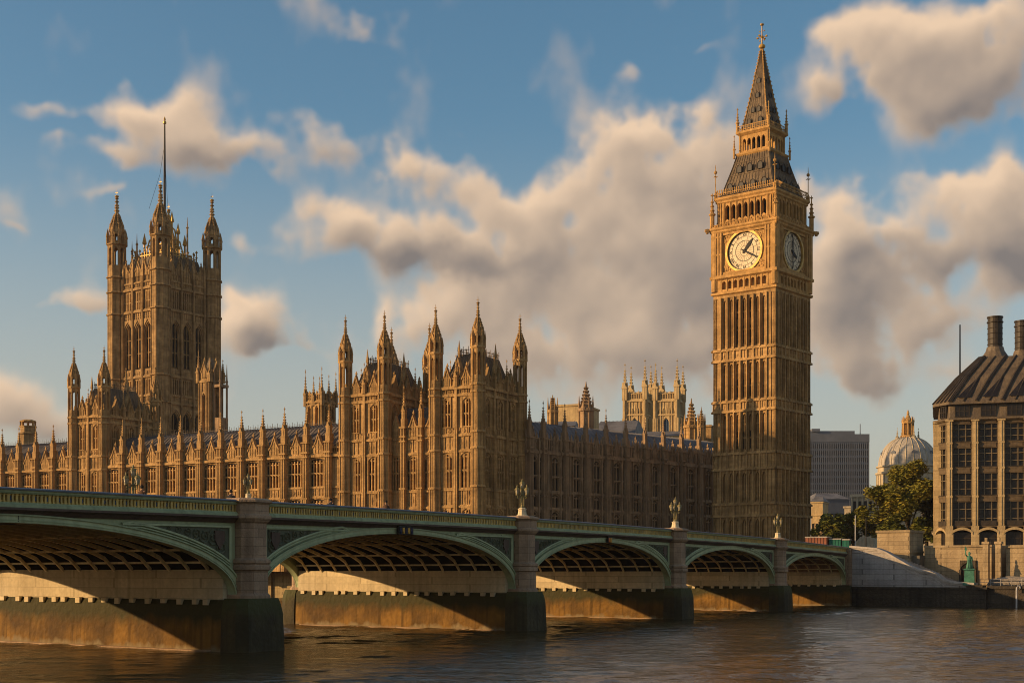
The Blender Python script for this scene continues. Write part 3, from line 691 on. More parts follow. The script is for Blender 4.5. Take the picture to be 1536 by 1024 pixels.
# ------------------------------------------------------------------ the clock tower
def stroke(mb, x0, z0, x1, z1, w, y0, y1):
    dx, dz = x1-x0, z1-z0; L = hypot(dx, dz) or 1; nx, nz = -dz/L*w/2, dx/L*w/2
    mb.extr([(x0+nx, z0+nz), (x1+nx, z1+nz), (x1-nx, z1-nz), (x0-nx, z0-nz)], y0, y1)
ROMAN = ['XII', 'I', 'II', 'III', 'IV', 'V', 'VI', 'VII', 'VIII', 'IX', 'X', 'XI']
def clock_tower():
    rot = radians(-40); ZC = 262.0; B = 5.5
    t = thing('clock_tower', 'tall slender clock tower with a white dial on each face and a pointed iron spire', 'clock tower', (X(1143, ZC), ZC, B), rot)
    def faces(mb, a, fn):
        for k in range(4):
            ang = k*pi/2; mb.frame(-a*cos(ang)+a*sin(ang), -a*sin(ang)-a*cos(ang), -B, ang); fn(mb, 2*a, k)
        mb.frame(0, 0, -B, 0)
    a = 6.55
    # shaft
    mb = MB(); mb.frame(0, 0, -B, 0); mb.sq(0, 0, [(a-.55, B), (a-.55, 57)])
    def shaft(mb, L, k):
        n = 7; x0, x1 = 1.75, L-1.75; p = (x1-x0)/n
        for zb, zt in ((5.5, 15.0), (17.6, 23.6), (26.9, 34.3), (36.5, 43.7), (46.1, 55.6)):
            for xa, xb in ((0, .62), (.95, x0)): mb.box(xa, xb, 0, .6, zb, zt); mb.box(L-xb, L-xa, 0, .6, zb, zt)
            for xa in (.62, L-.95): mb.box(xa, xa+.33, .16, .6, zb, zt)
            for i in range(n+1):
                x = x0+i*p; w = .26 if 0 < i < n else .3
                mb.box(x-w, x+w, .05, .6, zb, zt); mb.box(x-.11, x+.11, -.3, .1, zb-.3, zt+.1); mb.box(x-w-.02, x-w+.08, -.05, .1, zb, zt); mb.box(x+w-.08, x+w+.02, -.05, .1, zb, zt)
                if i < n:
                    c = x+p/2; mb.box(c-.07, c+.07, .32, .6, zb, zt-.6); mb.arch(x+w, x+p-w, zt-1.3, zt-.35, zt, .12, .6, 4)
                    if zt > 30:
                        for zz in (zb+(zt-zb)*.36, zb+(zt-zb)*.7): mb.box(x+w, x+p-w, .36, .6, zz-.12, zz+.12)
            mb.box(0, L, .3, .6, zb-.02, zb+.5)
        for zb, zt in ((15.0, 17.6), (23.6, 26.9), (34.3, 36.5), (43.7, 46.1)):
            course(mb, L, zb, .35, .3); band(mb, L, zb+.4, zt-.4, .93); course(mb, L, zt-.42, .35, .3)
            for i in range(n+1): mb.box(x0+i*p-.13, x0+i*p+.13, -.26, .02, zb, zt)
        mb.box(0, L, .02, .6, 55.6, 56.2)
    faces(mb, a, shaft)
    mb.build('shaft', M['stone'], t)
    # narrow windows in the middle strips
    def slit():
        g = MB(); g.box(-.17, .17, -.03, .02, 0, 3.2); return g.build('slit_window', M['pglass'])
    sw = Proto(slit)
    for k in range(2):
        ang = k*pi/2; ox, oy = (-a*cos(ang)+a*sin(ang), -a*sin(ang)-a*cos(ang)); p = (2*a-3.5)/7
        for zb in (27.6, 37.2, 47.0, 51.5):
            for i in (2, 3, 4):
                for sx in (-.3, .3):
                    c = 1.75+(i+.5)*p+sx; y = .52
                    sw.put(t, (ox+cos(ang)*c-sin(ang)*y, oy+sin(ang)*c+cos(ang)*y, zb-B), ang)
    # clock stage
    ac = 6.8
    mb = MB(); mb.frame(0, 0, -B, 0)
    mb.sq(0, 0, [(a-.1, 56.1), (a+.35, 56.35), (a+.35, 56.75), (a-.1, 56.9)])
    mb.sq(0, 0, [(a-.6, 56.8), (a-.6, 59.6)]); mb.sq(0, 0, [(ac-.8, 59.5), (ac-.8, 69)])
    mb.sq(0, 0, [(a+.0, 59.0), (ac+.25, 59.3), (ac+.25, 59.75), (ac, 59.95)])
    mb.sq(0, 0, [(ac, 67.7), (ac+.25, 67.95), (ac+.25, 68.2), (ac+.48, 68.45), (ac+.48, 68.75), (ac-.5, 69.2)])
    def stage(mb, L, k):
        d = ac-a; x0, x1 = d+1.7, L-d-1.7; n = 8; p = (x1-x0)/n       # little arcade under the dial
        mb.box(d, d+1.7, d, d+.6, 56.8, 59.2); mb.box(L-d-1.7, L-d, d, d+.6, 56.8, 59.2)
        for i in range(n+1):
            x = x0+i*p; mb.box(x-.17, x+.17, d-.1, d+.6, 56.8, 59.1)
            if i < n: mb.arch(x+.17, x+p-.17, 58.2, 58.8, 59.1, d, d+.5, 4); mb.box(x, x+p, d-.02, d+.4, 56.8, 57.25)
        S0, S1 = L/2-4.45, L/2+4.45                                   # corner piers beside the dial
        for xa, xb in ((0, S0), (S1, L)):
            mb.box(xa, xb, 0, .85, 59.8, 67.8)
            for q in (.12, .38, .64, .9): x = xa+(xb-xa)*q; mb.box(x-.13, x+.13, -.16, .02, 59.8, 67.8)
            mb.box(xa, xb, -.1, .02, 63.6, 63.9); mb.box(xa, xb, -.1, .02, 66.9, 67.15)
        mb.box(S0, S1, .1, .85, 59.8, 60.35); mb.box(S0, S1, .1, .85, 67.25, 67.8)
        band(mb, L, 68.74, 69.4, .7)
    faces(mb, ac, stage)
    for sx in (-1, 1):
        for sy in (-1, 1): mb.ngon(sx*(ac-.5), sy*(ac-.5), [(.72, 57.0), (.75, 69)], 8)
    mb.build('clock_stage', M['goldstone'], t)
    # dials
    zc = 63.85
    for k in range(4):
        ang = k*pi/2; R = ac-.55
        loc = (R*sin(ang), -R*cos(ang), zc-B)
        sp = MB(); Rr = 3.62                                         # gilded square with a round opening
        for i in range(48):
            th0, th1 = 2*pi*i/48, 2*pi*(i+1)/48
            def sqp(th):
                c, s_ = sin(th), cos(th); q = 4.45/max(abs(c), abs(s_)); z = max(-3.55, min(3.55, s_*q)); return (c*q, z)
            p0, p1 = sqp(th0), sqp(th1)
            sp.poly([(Rr*sin(th0), -.18, Rr*cos(th0)), (Rr*sin(th1), -.18, Rr*cos(th1)), (p1[0], -.18, p1[1]), (p0[0], -.18, p0[1])])
        for sx in (-1, 1):
            for sz in (-1, 1):
                for j in range(16):                                 # foliage relief in the spandrels
                    x = sx*random.uniform(2.6, 4.2); z = sz*random.uniform(2.1, 3.3)
                    if hypot(x, z) > 3.9: sp.ngon(0, 0, [(0, 0)]*2, 3) if False else sp.box(x-.13, x+.13, -.3, -.17, z-.13, z+.13)
        for x in (-4.42, 4.42): sp.box(x-.1, x+.1, -.36, -.1, -3.55, 3.55)
        for z in (-3.5, 3.5): sp.box(-4.45, 4.45, -.36, -.1, z-.1, z+.1)
        fr = sp.build('dial_frame', M['goldstone'], t, loc, ang)
        d = MB(); d.extr([(3.6*sin(2*pi*i/64), 3.6*cos(2*pi*i/64)) for i in range(64)], -.06, .1)
        dial = d.build('clock_face', M['dial'], t, loc, ang)
        g = MB()
        def ring(r0, r1, y0, y1, n=64):
            for i in range(n):
                b0, b1 = 2*pi*i/n, 2*pi*(i+1)/n
                pts = [(r0*sin(b0), r0*cos(b0)), (r0*sin(b1), r0*cos(b1)), (r1*sin(b1), r1*cos(b1)), (r1*sin(b0), r1*cos(b0))]
                g.poly([(x, y0, z) for x, z in pts]); 
                for (u, v) in ((0, 1), (2, 3)): g.poly([(pts[u][0], y0, pts[u][1]), (pts[u][0], y1, pts[u][1]), (pts[v][0], y1, pts[v][1]), (pts[v][0], y0, pts[v][1])])
        ring(3.5, 3.9, -.42, -.05); g.build('dial_rim', M['gold'], dial)
        g = MB(); ring(3.34, 3.46, -.09, -.05); ring(2.62, 2.68, -.09, -.05); ring(1.84, 1.95, -.09, -.05); ring(.9, .94, -.085, -.05)
        for i in range(60): th = 2*pi*i/60; stroke(g, 3.2*sin(th), 3.2*cos(th), 3.4*sin(th), 3.4*cos(th), .05, -.09, -.05)
        for i in range(24): th = 2*pi*i/24; stroke(g, .94*sin(th), .94*cos(th), 1.86*sin(th), 1.86*cos(th), .025, -.085, -.05)
        for i in range(12): th = 2*pi*(i+.5)/12; stroke(g, 1.9*sin(th), 1.9*cos(th), 3.4*sin(th), 3.4*cos(th), .03, -.085, -.05)
        g.build('dial_tracery', M['pole'], dial)
        for i, num in enumerate(ROMAN):
            g = MB()
            th = 2*pi*i/12; wd = {'I': .22, 'V': .40, 'X': .40}; tot = sum(wd[c] for c in num); x = -tot/2
            def tr(u, v): return (u*cos(th)+v*sin(th), -u*sin(th)+v*cos(th))
            for c in num:
                w = wd[c]; m = x+w/2; z0, z1 = 2.72, 3.18
                segs = {'I': [(m, z0, m, z1, .11)], 'V': [(x+.05, z1, m, z0, .11), (x+w-.05, z1, m, z0, .06)], 'X': [(x+.05, z1, x+w-.05, z0, .11), (x+w-.05, z1, x+.05, z0, .06)]}[c]
                for u0, v0, u1, v1, sw_ in segs:
                    p, q = tr(u0, v0), tr(u1, v1); stroke(g, p[0], p[1], q[0], q[1], sw_, -.1, -.05)
                x += w
            g.build('numeral', M['black'], dial)
        hh, mm = (40, 120) if k != 1 else (120, 0)
        def hand(name, ang_, Lf, w, y, tail):
            h = MB(); th = radians(ang_); c, s_ = cos(th), sin(th)
            pl = [(-w*.5, -tail), (w*.5, -tail), (w*.62, 0), (w*.95, Lf*.55), (w*.5, Lf*.8), (0, Lf), (-w*.5, Lf*.8), (-w*.95, Lf*.55), (-w*.62, 0)]
            h.extr([(x*c+z*s_, -x*s_+z*c) for x, z in pl], y, y+.06); h.extr([(.3*sin(2*pi*i/16), .3*cos(2*pi*i/16)) for i in range(16)], y-.02, y+.07)
            h.build(name, M['black'], dial)
        hand('hour_hand', hh, 2.75 if k != 1 else 2.0, .34, -.2, .5); hand('minute_hand', mm, 3.2, .2, -.28, .8 if k != 1 else 3.0)
    # belfry
    ab = 6.0
    mb = MB(); mb.frame(0, 0, -B, 0)
    mb.sq(0, 0, [(ab-.9, 69), (ab-.9, 69.6)])
    mb.sq(0, 0, [(ab, 73.3), (ab+.25, 73.5), (ab+.25, 73.8), (ab+.5, 74.1), (ab+.5, 74.5), (ab-.6, 74.9)])
    def belf(mb, L, k):
        x0, x1 = 1.5, L-1.5; n = 7; p = (x1-x0)/n
        mb.box(0, x0, 0, .8, 69.2, 73.4); mb.box(x1, L, 0, .8, 69.2, 73.4); ribs(mb, (.25, .75, 1.25, L-.25, L-.75, L-1.25), 69.2, 73.4, .18, .14)
        for i in range(n+1):
            x = x0+i*p; mb.box(x-.2, x+.2, 0, .7, 69.2, 73.4); mb.box(x-.09, x+.09, -.16, .02, 69.2, 73.4)
            if i < n:
                mb.arch(x+.2, x+p-.2, 72.2, 72.95, 73.4, .02, .6, 5); mb.box(x, x+p, .02, .6, 69.2, 70.0)
                c = x+p/2; mb.extr([(c-.45, 69.9), (c+.45, 69.9), (c+.2, 70.2), (c, 70.32), (c-.2, 70.2)], -.04, .1)
        band(mb, L, 69.35, 69.95, .6)
        for i in range(26): x = L*(i+.5)/26; mb.box(x-.06, x+.06, -.42, -.36, 74.8, 75.6); mb.sq(x, -.39, [(.04, 75.55), (.11, 75.7), (.02, 75.95)])
        mb.box(-.4, L+.4, -.43, -.35, 75.15, 75.25)
    faces(mb, ab, belf)
    mb.build('belfry', M['goldstone'], t)
    v = MB(); v.frame(0, 0, -B, 0); v.sq(0, 0, [(ab-.75, 69.4), (ab-.75, 73.6)]); v.build('belfry_interior', M['void'], t)
    # lower roof with two rows of round-topped lucarnes
    r = MB(); r.frame(0, 0, -B, 0)
    prof = [(5.55, 74.7), (4.75, 77.4), (3.95, 80.2), (3.35, 82.6)]
    r.sq(0, 0, prof)
    def rr(mb, L, k): pass
    for k in range(4):
        r.frame(0, 0, -B, k*pi/2)
        for i in range(15):
            q = -1+i/7; r.tube([(p_*q, -p_, z) for p_, z in prof], .09 if i not in (0, 14) else .16, 4)
        for z, h in ((76.0, .1), (78.6, .1), (81, .1)):
            p_ = 5.55-(z-74.7)*.285; r.box(-p_, p_, -p_-.07, -p_+.1, z, z+h)
    r.build('lower_roof', M['iron'], t)
    def luc():
        g = MB(); g.extr([(-.48, 0)]+[(.48*cos(pi-pi*i/8), .75+.48*sin(pi*i/8)) for i in range(9)]+[(.48, 0)], -.25, .9)
        g.tube([(-.55, -.3, 0)]+[(.55*cos(pi-pi*i/8), -.3, .75+.6*sin(pi*i/8)) for i in range(9)]+[(.55, -.3, 0)], .08, 5)
        g.sq(0, -.3, [(.07, 1.3), (.05, 1.6), (.01, 1.9)])
        return g.build('lucarne', M['pole'])
    lp = Proto(luc)
    def luc_row(z, xs_, off):
        for k in range(4):
            p_ = 5.55-(z-74.7)*.285 if z < 83 else off
            for x in xs_:
                ang = k*pi/2; y = -p_; lp.put(t, (cos(ang)*x-sin(ang)*y, sin(ang)*x+cos(ang)*y, z-B), ang)
    luc_row(75.6, (-3.6, -1.2, 1.2, 3.6), 0); luc_row(79.0, (-2.2, 0, 2.2), 0)
    # lantern
    al = 3.05
    mb = MB(); mb.frame(0, 0, -B, 0)
    mb.sq(0, 0, [(3.4, 82.3), (3.6, 82.6), (3.6, 82.9), (3.1, 83.1)]); mb.sq(0, 0, [(3.1, 86.2), (3.55, 86.6), (3.55, 87.0), (2.9, 87.2)])
    def lan(mb, L, k):
        x0, x1 = .55, L-.55; n = 5; p = (x1-x0)/n
        mb.box(0, x0, 0, .5, 82.9, 86.4); mb.box(x1, L, 0, .5, 82.9, 86.4); ribs(mb, (.15, L-.15), 82.9, 86.4, .2, .12)
        for i in range(n+1):
            x = x0+i*p; mb.box(x-.13, x+.13, 0, .4, 82.9, 86.4)
            if i < n: mb.arch(x+.13, x+p-.13, 85.0, 85.6, 86.4, .02, .38, 4); mb.box(x, x+p, .05, .35, 82.9, 83.35)
        for i in range(13): x = L*(i+.5)/13; mb.box(x-.05, x+.05, -.45, -.39, 86.9, 88.0)
        mb.box(-.45, L+.45, -.46, -.38, 87.85, 87.98); mb.box(-.45, L+.45, -.46, -.38, 87.2, 87.3)
    faces(mb, al, lan)
    mb.build('lantern', M['goldstone'], t)
    v = MB(); v.frame(0, 0, -B, 0); v.sq(0, 0, [(1.6, 82.9), (1.6, 86.3)]); v.build('lantern_core', M['void'], t)
    # spire
    r = MB(); prof = [(2.75, 87.0), (2.15, 90.2), (1.5, 94.0), (.95, 97.6), (.5, 100.3), (.2, 102.6)]
    r.frame(0, 0, -B, 0); r.sq(0, 0, prof)
    for k in range(4):
        r.frame(0, 0, -B, k*pi/2)
        for i in range(9):
            q = -1+i/4; r.tube([(p_*q, -p_, z) for p_, z in prof], .05, 4)
    r.build('spire', M['iron'], t)
    r = MB()
    for k in range(4):
        r.frame(0, 0, -B, k*pi/2); r.tube([(-p_, -p_, z) for p_, z in prof], [.16, .15, .13, .12, .1, .08], 5)
        for i in range(22):
            q = i/22*5; j = min(int(q), 4); f_ = q-j; p_ = prof[j][0]*(1-f_)+prof[j+1][0]*f_; z = prof[j][1]*(1-f_)+prof[j+1][1]*f_
            r.sq(-p_-.08, -p_-.08, [(.04, z-.1), (.14, z+.05), (.02, z+.25)])
    r.build('spire_ribs', M['goldstone'], t)
    for z, xs_ in ((88.2, (-1.2, 1.2)), (90.4, (-.6, .6)), (93.2, (0,)), (96, (0,))):
        p_ = 2.75-(z-87)*.183
        for k in range(4):
            for x in xs_:
                ang = k*pi/2; y = -p_; o = lp.put(t, (cos(ang)*x-sin(ang)*y, sin(ang)*x+cos(ang)*y, z-B), ang, (.72, .72, .72))
    f = MB(); f.frame(0, 0, -B, 0)
    f.ngon(0, 0, [(.2, 102.6), (.3, 103.2), (.18, 103.4), (.55, 103.75), (.66, 104.1), (.5, 104.5), (.14, 104.8), (.1, 107.4), (.1, 109.6), (.36, 109.8), (.36, 110.1), (.04, 110.3)], 10)
    f.tube([(-.9, 0, 106.6), (.9, 0, 106.6)], .09, 5); f.tube([(0, -.9, 106.6), (0, .9, 106.6)], .09, 5)
    for x, y in ((-.95, 0), (.95, 0), (0, .95), (0, -.95)): f.sq(x, y, [(.03, 106.3), (.2, 106.6), (.03, 106.95)])
    for x, y in ((-.45, 0), (.45, 0)): f.sq(x, y, [(.03, 105.5), (.14, 105.7), (.03, 105.9)]); f.sq(x, y, [(.03, 108), (.12, 108.2), (.03, 108.4)])
    f.ngon(0, 0, [(.02, 106.1), (.3, 106.5), (.3, 106.8), (.02, 107.2)], 8)
    zr = 102.6-B; f.v = [(x, y, zr-.5+(z-zr)*.70) for x, y, z in f.v]
    f.build('weathervane', M['gold'], t)
    # pinnacles on every corner, at three heights
    def pin(h, r_):
        g = MB(); g.ngon(0, 0, [(r_, 0), (r_, h*.35), (r_*1.5, h*.37), (r_*1.5, h*.41), (r_*.8, h*.43), (r_*.35, h*.75), (.05, h)], 6)
        crockets(g, 0, 0, [(r_*.7, h*.5), (r_*.5, h*.62), (r_*.36, h*.74)], 6, 0, r_*.35); g.sq(0, 0, [(.03, h*.9), (r_*.6, h*.93), (.03, h*.97)]); return g
    for sx in (-1, 1):
        for sy in (-1, 1):
            pin(6.6, .42).build('corner_pinnacle', M['goldstone'], t, (sx*(ac-.1), sy*(ac-.1), 68.9-B))
            g = MB(); g.ngon(0, 0, [(.09, 0), (.07, 4.6), (.3, 4.8), (.3, 5.1), (.08, 5.3), (.03, 6.4)], 6); g.box(-.45, .45, -.04, .04, 4.1, 4.2); g.box(-.04, .04, -.45, .45, 4.1, 4.2)
            g.ngon(0, 0, [(.3, 0), (.3, .8), (.1, 1.3)], 6); g.build('corner_spike', M['goldstone'], t, (sx*(ab+.25), sy*(ab+.25), 74.4-B))
            pin(4.6, .26).build('corner_pinnacle', M['goldstone'], t, (sx*3.3, sy*3.3, 86.9-B))
            pin(4.4, .2).build('corner_pinnacle', M['goldstone'], t, (sx*3.75, sy*3.75, 82.0-B))
            g = MB(); g.box(-.45, .45, -.25, .25, 0, .5); g.sq(.0, 0, [(.2, -.3), (.3, .2), (.16, .6)]); g.build('gargoyle', M['goldstone'], t, (sx*(ac+.55), sy*(ac+.55), 68.2-B), atan2(sy, sx))
clock_tower()
# ------------------------------------------------------------------ bridge materials
def tide(lo, mid, top, z0=.25, z1=2.9):
    def ex(nt, co, col, mix, mr, noise, mapn):
        sp = nt.nodes.new('ShaderNodeSeparateXYZ'); nt.links.new(co, sp.inputs[0])
        ad = nt.nodes.new('ShaderNodeMath'); ad.operation = 'MULTIPLY_ADD'
        nt.links.new(noise(mapn((.9, .9, .35)), 1.0, 6), ad.inputs[0]); ad.inputs[1].default_value = 1.5; nt.links.new(sp.outputs[2], ad.inputs[2])
        a = ad.outputs[0]
        c = mix(mr(a, z0+.55, z0+.85), lo, col)
        return mix(mr(a, z1-.6, z1+.15), c, top)
    return ex
M['green'] = mat('green_bridge_paint', (.39,.46,.265), (.33,.39,.22), rough=.55, streak=.45, scale=.3, bump=.15, bscale=3)
M['green2'] = mat('pale_green_paint', (.47,.54,.315), (.40,.46,.27), rough=.55, streak=.35, scale=.4)
M['darkgreen'] = mat('dark_green_paint', (.11,.12,.075), (.08,.088,.055), rough=.6, scale=1.5)
M['relief'] = mat('green_relief_paint', (.15,.165,.10), (.11,.12,.075), rough=.6, scale=2)
M['brown'] = mat('brown_cornice_paint', (.125,.085,.062), (.10,.068,.05), rough=.7, streak=.4, scale=.5)
M['ochre_light'] = mat('ochre_light_tracery', (.70,.50,.15), (.46,.34,.12), rough=.6, scale=1.2)  # ochre slats, coloured for the gold light that comes through the band
M['blue'] = mat('blue_enamel', (.06,.10,.16), rough=.5)
M['railtop'] = mat('blue_sheen_rail', (.13,.16,.20), (.1,.12,.16), rough=.45, scale=1)  # dark rail with its bluish sheen mixed into the base colour
M['granite'] = mat('pink_granite', (.47,.325,.205), (.38,.26,.165), rough=.8, streak=.5, scale=.8, bump=.4, bscale=8, brick=(1.3,.52,.55))
M['ashlar'] = mat('pale_ashlar', (.76,.64,.41), (.66,.55,.35), rough=.9, streak=.35, scale=.5, bump=.3, bscale=5, brick=(1.9,.62,.6))
M['starling'] = mat('tidal_stone', (.23,.125,.026), (.075,.043,.014), rough=.8, streak=1.0, scale=.3, bump=.8, bscale=2.5, extra=tide((.20,.155,.085), None, (.045,.042,.016), .25, 2.75))
M['prow'] = mat('algae_covered_stone', (.075,.062,.03), (.045,.038,.02), rough=.8, streak=.6, scale=.5, bump=.9, bscale=3, extra=tide((.05,.04,.025), None, (.06,.062,.022), -.9, 3.3))
M['rib'] = mat('buff_rib_paint', (.88,.76,.46), (.82,.69,.41), rough=.6, streak=.3, scale=.6)
M['deck'] = mat('shade_black_plates', (.012,.010,.009), (.009,.008,.008), rough=.9)  # near-black base colour carries the shade under the bridge
M['asphalt'] = mat('asphalt', (.05,.05,.05), rough=.95, scale=3)
M['paving'] = mat('paving', (.25,.22,.18), rough=.9, scale=1.0, brick=(.8,.5,.7))

# ------------------------------------------------------------------ the bridge: s along it, w across it (0 = near face, 24 = far face)
DX, DY = .479, .878; NXX, NYY = -.816, .578
BX, BY = -15.9, 84.0
WB = 24.0
def bp(s, w, z=0.): return (BX+DX*s+NXX*w, BY+DY*s+NYY*w, z)
def TB(s, w, z): return (DX*s+NXX*w, DY*s+NYY*w, z)
BR = atan2(DY, DX)
PIERS = [-35.0, 0.0, 34.6, 67.8, 101.4, 133.4]
def HT(s): return 9.20-.00010*(s-45)**2      # top of the parapet
def bmb(): m = MB(); m.T = TB; return m
def oval(s0, s1, z0, zc, n=28, a0=0., a1=pi):
    m, a = (s0+s1)/2, (s1-s0)/2
    return [(m-a*cos(a0+(a1-a0)*i/n), z0+(zc-z0)*max(0, sin(a0+(a1-a0)*i/n))**.86) for i in range(n+1)]
def bridge():
    t = thing('bridge', 'long green iron arch bridge on granite piers stepping across the river', 'bridge', (BX, BY, 0), 0)
    SA, SB = -54.0, 133.4
    # deck and its soffit, road above
    n = 50; d = bmb(); r = bmb(); pv = bmb()
    for i in range(n):
        s0, s1 = SA+(SB+14-SA)*i/n, SA+(SB+14-SA)*(i+1)/n
        h0, h1 = HT(min(s0, SB))-1.2, HT(min(s1, SB))-1.2
        for (mb, w0, w1, up, dn) in ((d, .45, WB-.45, -.02, -.45), (r, 4.2, WB-4.2, .004, -.1), (pv, .5, 4.2, .13, -.1), (pv, WB-4.2, WB-.5, .13, -.1)):
            mb.loft([[(s0, w0, h0+dn), (s0, w1, h0+dn), (s0, w1, h0+up), (s0, w0, h0+up)], [(s1, w0, h1+dn), (s1, w1, h1+dn), (s1, w1, h1+up), (s1, w0, h1+up)]], i == 0, i == n-1)
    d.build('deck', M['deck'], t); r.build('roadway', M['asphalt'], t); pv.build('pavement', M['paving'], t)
    # piers
    def pier(mb_s):
        hs = HT(mb_s)
        st = bmb()                                      # starling with pointed cutwaters
        def ring(h, e, z): return [(mb_s-h, -e*.55, z), (mb_s-h*.8, -e, z), (mb_s+h*.8, -e, z), (mb_s+h, -e*.35, z), (mb_s+h, WB+e*.35, z), (mb_s+h*.62, WB+e, z), (mb_s-h*.62, WB+e, z), (mb_s-h, WB+e*.35, z)]
        st.loft([ring(2.1, 1.6, -3), ring(1.92, 1.45, 2.2), ring(1.86, 1.4, 2.75), ring(1.72, 1.3, 3.05)])
        o = st.build('starling', M['starling'], t)
        le = bmb(); le.box(mb_s-2.4, mb_s+2.4, 1.2, WB-1.2, -1, .08); le.build('footing_ledge', M['granite'], t)
        for wa, sg in ((-.0, 1), (WB, -1)):             # dark weedy nose over the cutwater
            pr = bmb()
            def nose(h, e, z): return [(mb_s-h, wa+sg*.3, z), (mb_s-h, wa-sg*e*.56, z), (mb_s-h*.8, wa-sg*e, z), (mb_s+h*.8, wa-sg*e, z), (mb_s+h, wa-sg*e*.56, z), (mb_s+h, wa+sg*.3, z)]
            pr.loft([nose(2.22, 1.78, -3), nose(2.02, 1.6, 2.2), nose(1.92, 1.5, 2.75), nose(1.75, 1.4, 3.14)])
            pr.build('cutwater', M['prow'], t)
        b = bmb(); b.box(mb_s-1.68, mb_s+1.68, .5, WB-.5, 3.0, 4.85)
        k = b                                           # small corbels along the foot of the wall
        for sg in (-1, 1):
            for i in range(17):
                w = 1.3+i*1.34+random.uniform(-.3, .3); k.box(mb_s+sg*1.6, mb_s+sg*1.98, w, w+.42, 2.72+random.uniform(0, .1), 3.1)
        b.build('pier_wall', M['ashlar'], t)
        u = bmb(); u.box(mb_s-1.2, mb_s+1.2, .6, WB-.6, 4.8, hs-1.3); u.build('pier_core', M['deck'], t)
        for wa, sg in ((0, 1), (WB, -1)):               # octagonal granite shafts on both faces
            g = bmb()
            def oc(h, e, z): return [(mb_s-h, wa+sg*.6, z), (mb_s-h, wa-sg*e*.45, z), (mb_s-h*.55, wa-sg*e, z), (mb_s+h*.55, wa-sg*e, z), (mb_s+h, wa-sg*e*.45, z), (mb_s+h, wa+sg*.6, z)]
            q = hs-1.35
            g.loft([oc(1.3, 1.35, 3.05), oc(1.3, 1.35, 3.3), oc(1.16, 1.2, 3.45), oc(1.16, 1.2, 4.75), oc(1.3, 1.36, 4.85), oc(1.3, 1.36, 5.05), oc(1.22, 1.28, 5.15), oc(1.3, 1.36, 5.25), oc(1.3, 1.36, 5.4), oc(1.08, 1.12, 5.55), oc(1.08, 1.12, q-.05), oc(1.2, 1.26, q+.05), oc(1.36, 1.4, q+.25), oc(1.36, 1.4, q+.4), oc(1.24, 1.25, q+.5), oc(1.24, 1.25, hs-.28), oc(1.42, 1.42, hs-.16), oc(1.42, 1.42, hs-.02), oc(1.2, 1.05, hs+.1)])
            g.build('pier_shaft', M['granite'], t)
    for s in PIERS[:-1]: pier(s)
    # spans
    ALL = [(-70.0, -35.0)]+list(zip(PIERS, PIERS[1:]))
    for si, (sa, sb) in enumerate(ALL):
        if si == 0: continue
        e0 = sa+1.2; e1 = sb-1.2 if si < len(ALL)-1 else sb-.8
        zc = HT((sa+sb)/2)-1.72; m = (e0+e1)/2
        for wa, sg in ((0, 1), (WB, -1)):
            yo = lambda v: wa-sg*v
            lo = oval(e0, e1, 3.05, zc, 40)
            def off(dd): return [(x+(-1 if x < m else 1)*0, z) for x, z in oval(e0-dd*.9, e1+dd*.9, 3.05, zc+dd*.55, 40)]
            f = bmb()                                   # web plate between arch and cornice
            r1 = off(.75); top = [(x, HT(x)-1.25) for x, z in r1]
            r1 = [(min(max(x, e0-.1), e1+.1), min(z, HT(x)-1.27)) for x, z in r1]
            f.strip(r1, [(min(max(x, e0-.1), e1+.1), zz) for x, zz in top], yo(0), yo(-.3))
            f.build('spandrel', M['green'], t)
            a = bmb(); a.strip(lo, [(x, min(z, HT(x)-1.28)) for x, z in off(.78)], yo(.14), yo(-.45)); a.build('arch_ring', M['green2'], t)
            q = bmb()
            for d0, d1, pr in ((.0, .1, .22), (.2, .28, .18), (.64, .78, .24)):
                q.strip(off(d0), off(d1), yo(pr), yo(.05))
            q.build('arch_moulding', M['darkgreen' if 0 else 'green'], t)
            # dark triangular panels with scrollwork and a shield at each haunch
            for side in (-1, 1):
                xe = (e0+.45) if side < 0 else (e1-.45); span = e1-e0; xin = xe-side*span*.27
                N_ = 12; base = [xe+(xin-xe)*i/N_ for i in range(N_+1)]
                def arcz(x, dd): 
                    c = (e0+e1)/2; aa = (e1-e0)/2+dd*.9; qn = max(-1., min(1., (x-c)/aa)); return 3.05+(zc+dd*.55-3.05)*max(0, sqrt(1-qn*qn))**.86
                lo2 = [(x, arcz(x, 1.15)+.08) for x in base]; hi2 = [(x, max(HT(x)-1.62, z_+.02)) for (x, z_), in zip(lo2) for x in (x,)]
                lo2 = [(x, min(z, HT(x)-1.64)) for x, z in lo2]
                kk = max([i for i in range(N_+1) if hi2[i][1]-lo2[i][1] > .06]+[3]); lo2 = lo2[:kk+1]; hi2 = hi2[:kk+1]; hi2[-1] = (hi2[-1][0], lo2[-1][1]+.02)
                p = bmb(); p.strip(lo2, hi2, yo(.05), yo(-.05))
                fr = bmb(); 
                def ed(pts, r_): fr.tube([(x, yo(.1), z) for x, z in pts], r_, 5)
                ed(lo2, .085); ed(hi2, .085); ed([lo2[0], hi2[0]], .085)
                ed([(x, z-.16) for x, z in lo2], .05); sc = p; p.m = 1
                for i in range(1, min(8, kk)):
                    x, z0 = lo2[i]; z1 = hi2[i][1]; h = z1-z0
                    if h < .25: break
                    zc_ = (z0+z1)/2; R = min(.42*h, .5)
                    for zz in ([zc_] if h < 1.4 else [z0+h*.28, z0+h*.74]):
                        sc.tube([(x+R*(1-j/16)*cos(j*.75+i), yo(.09), zz+R*(1-j/16)*sin(j*.75+i)) for j in range(15)], .055, 4)
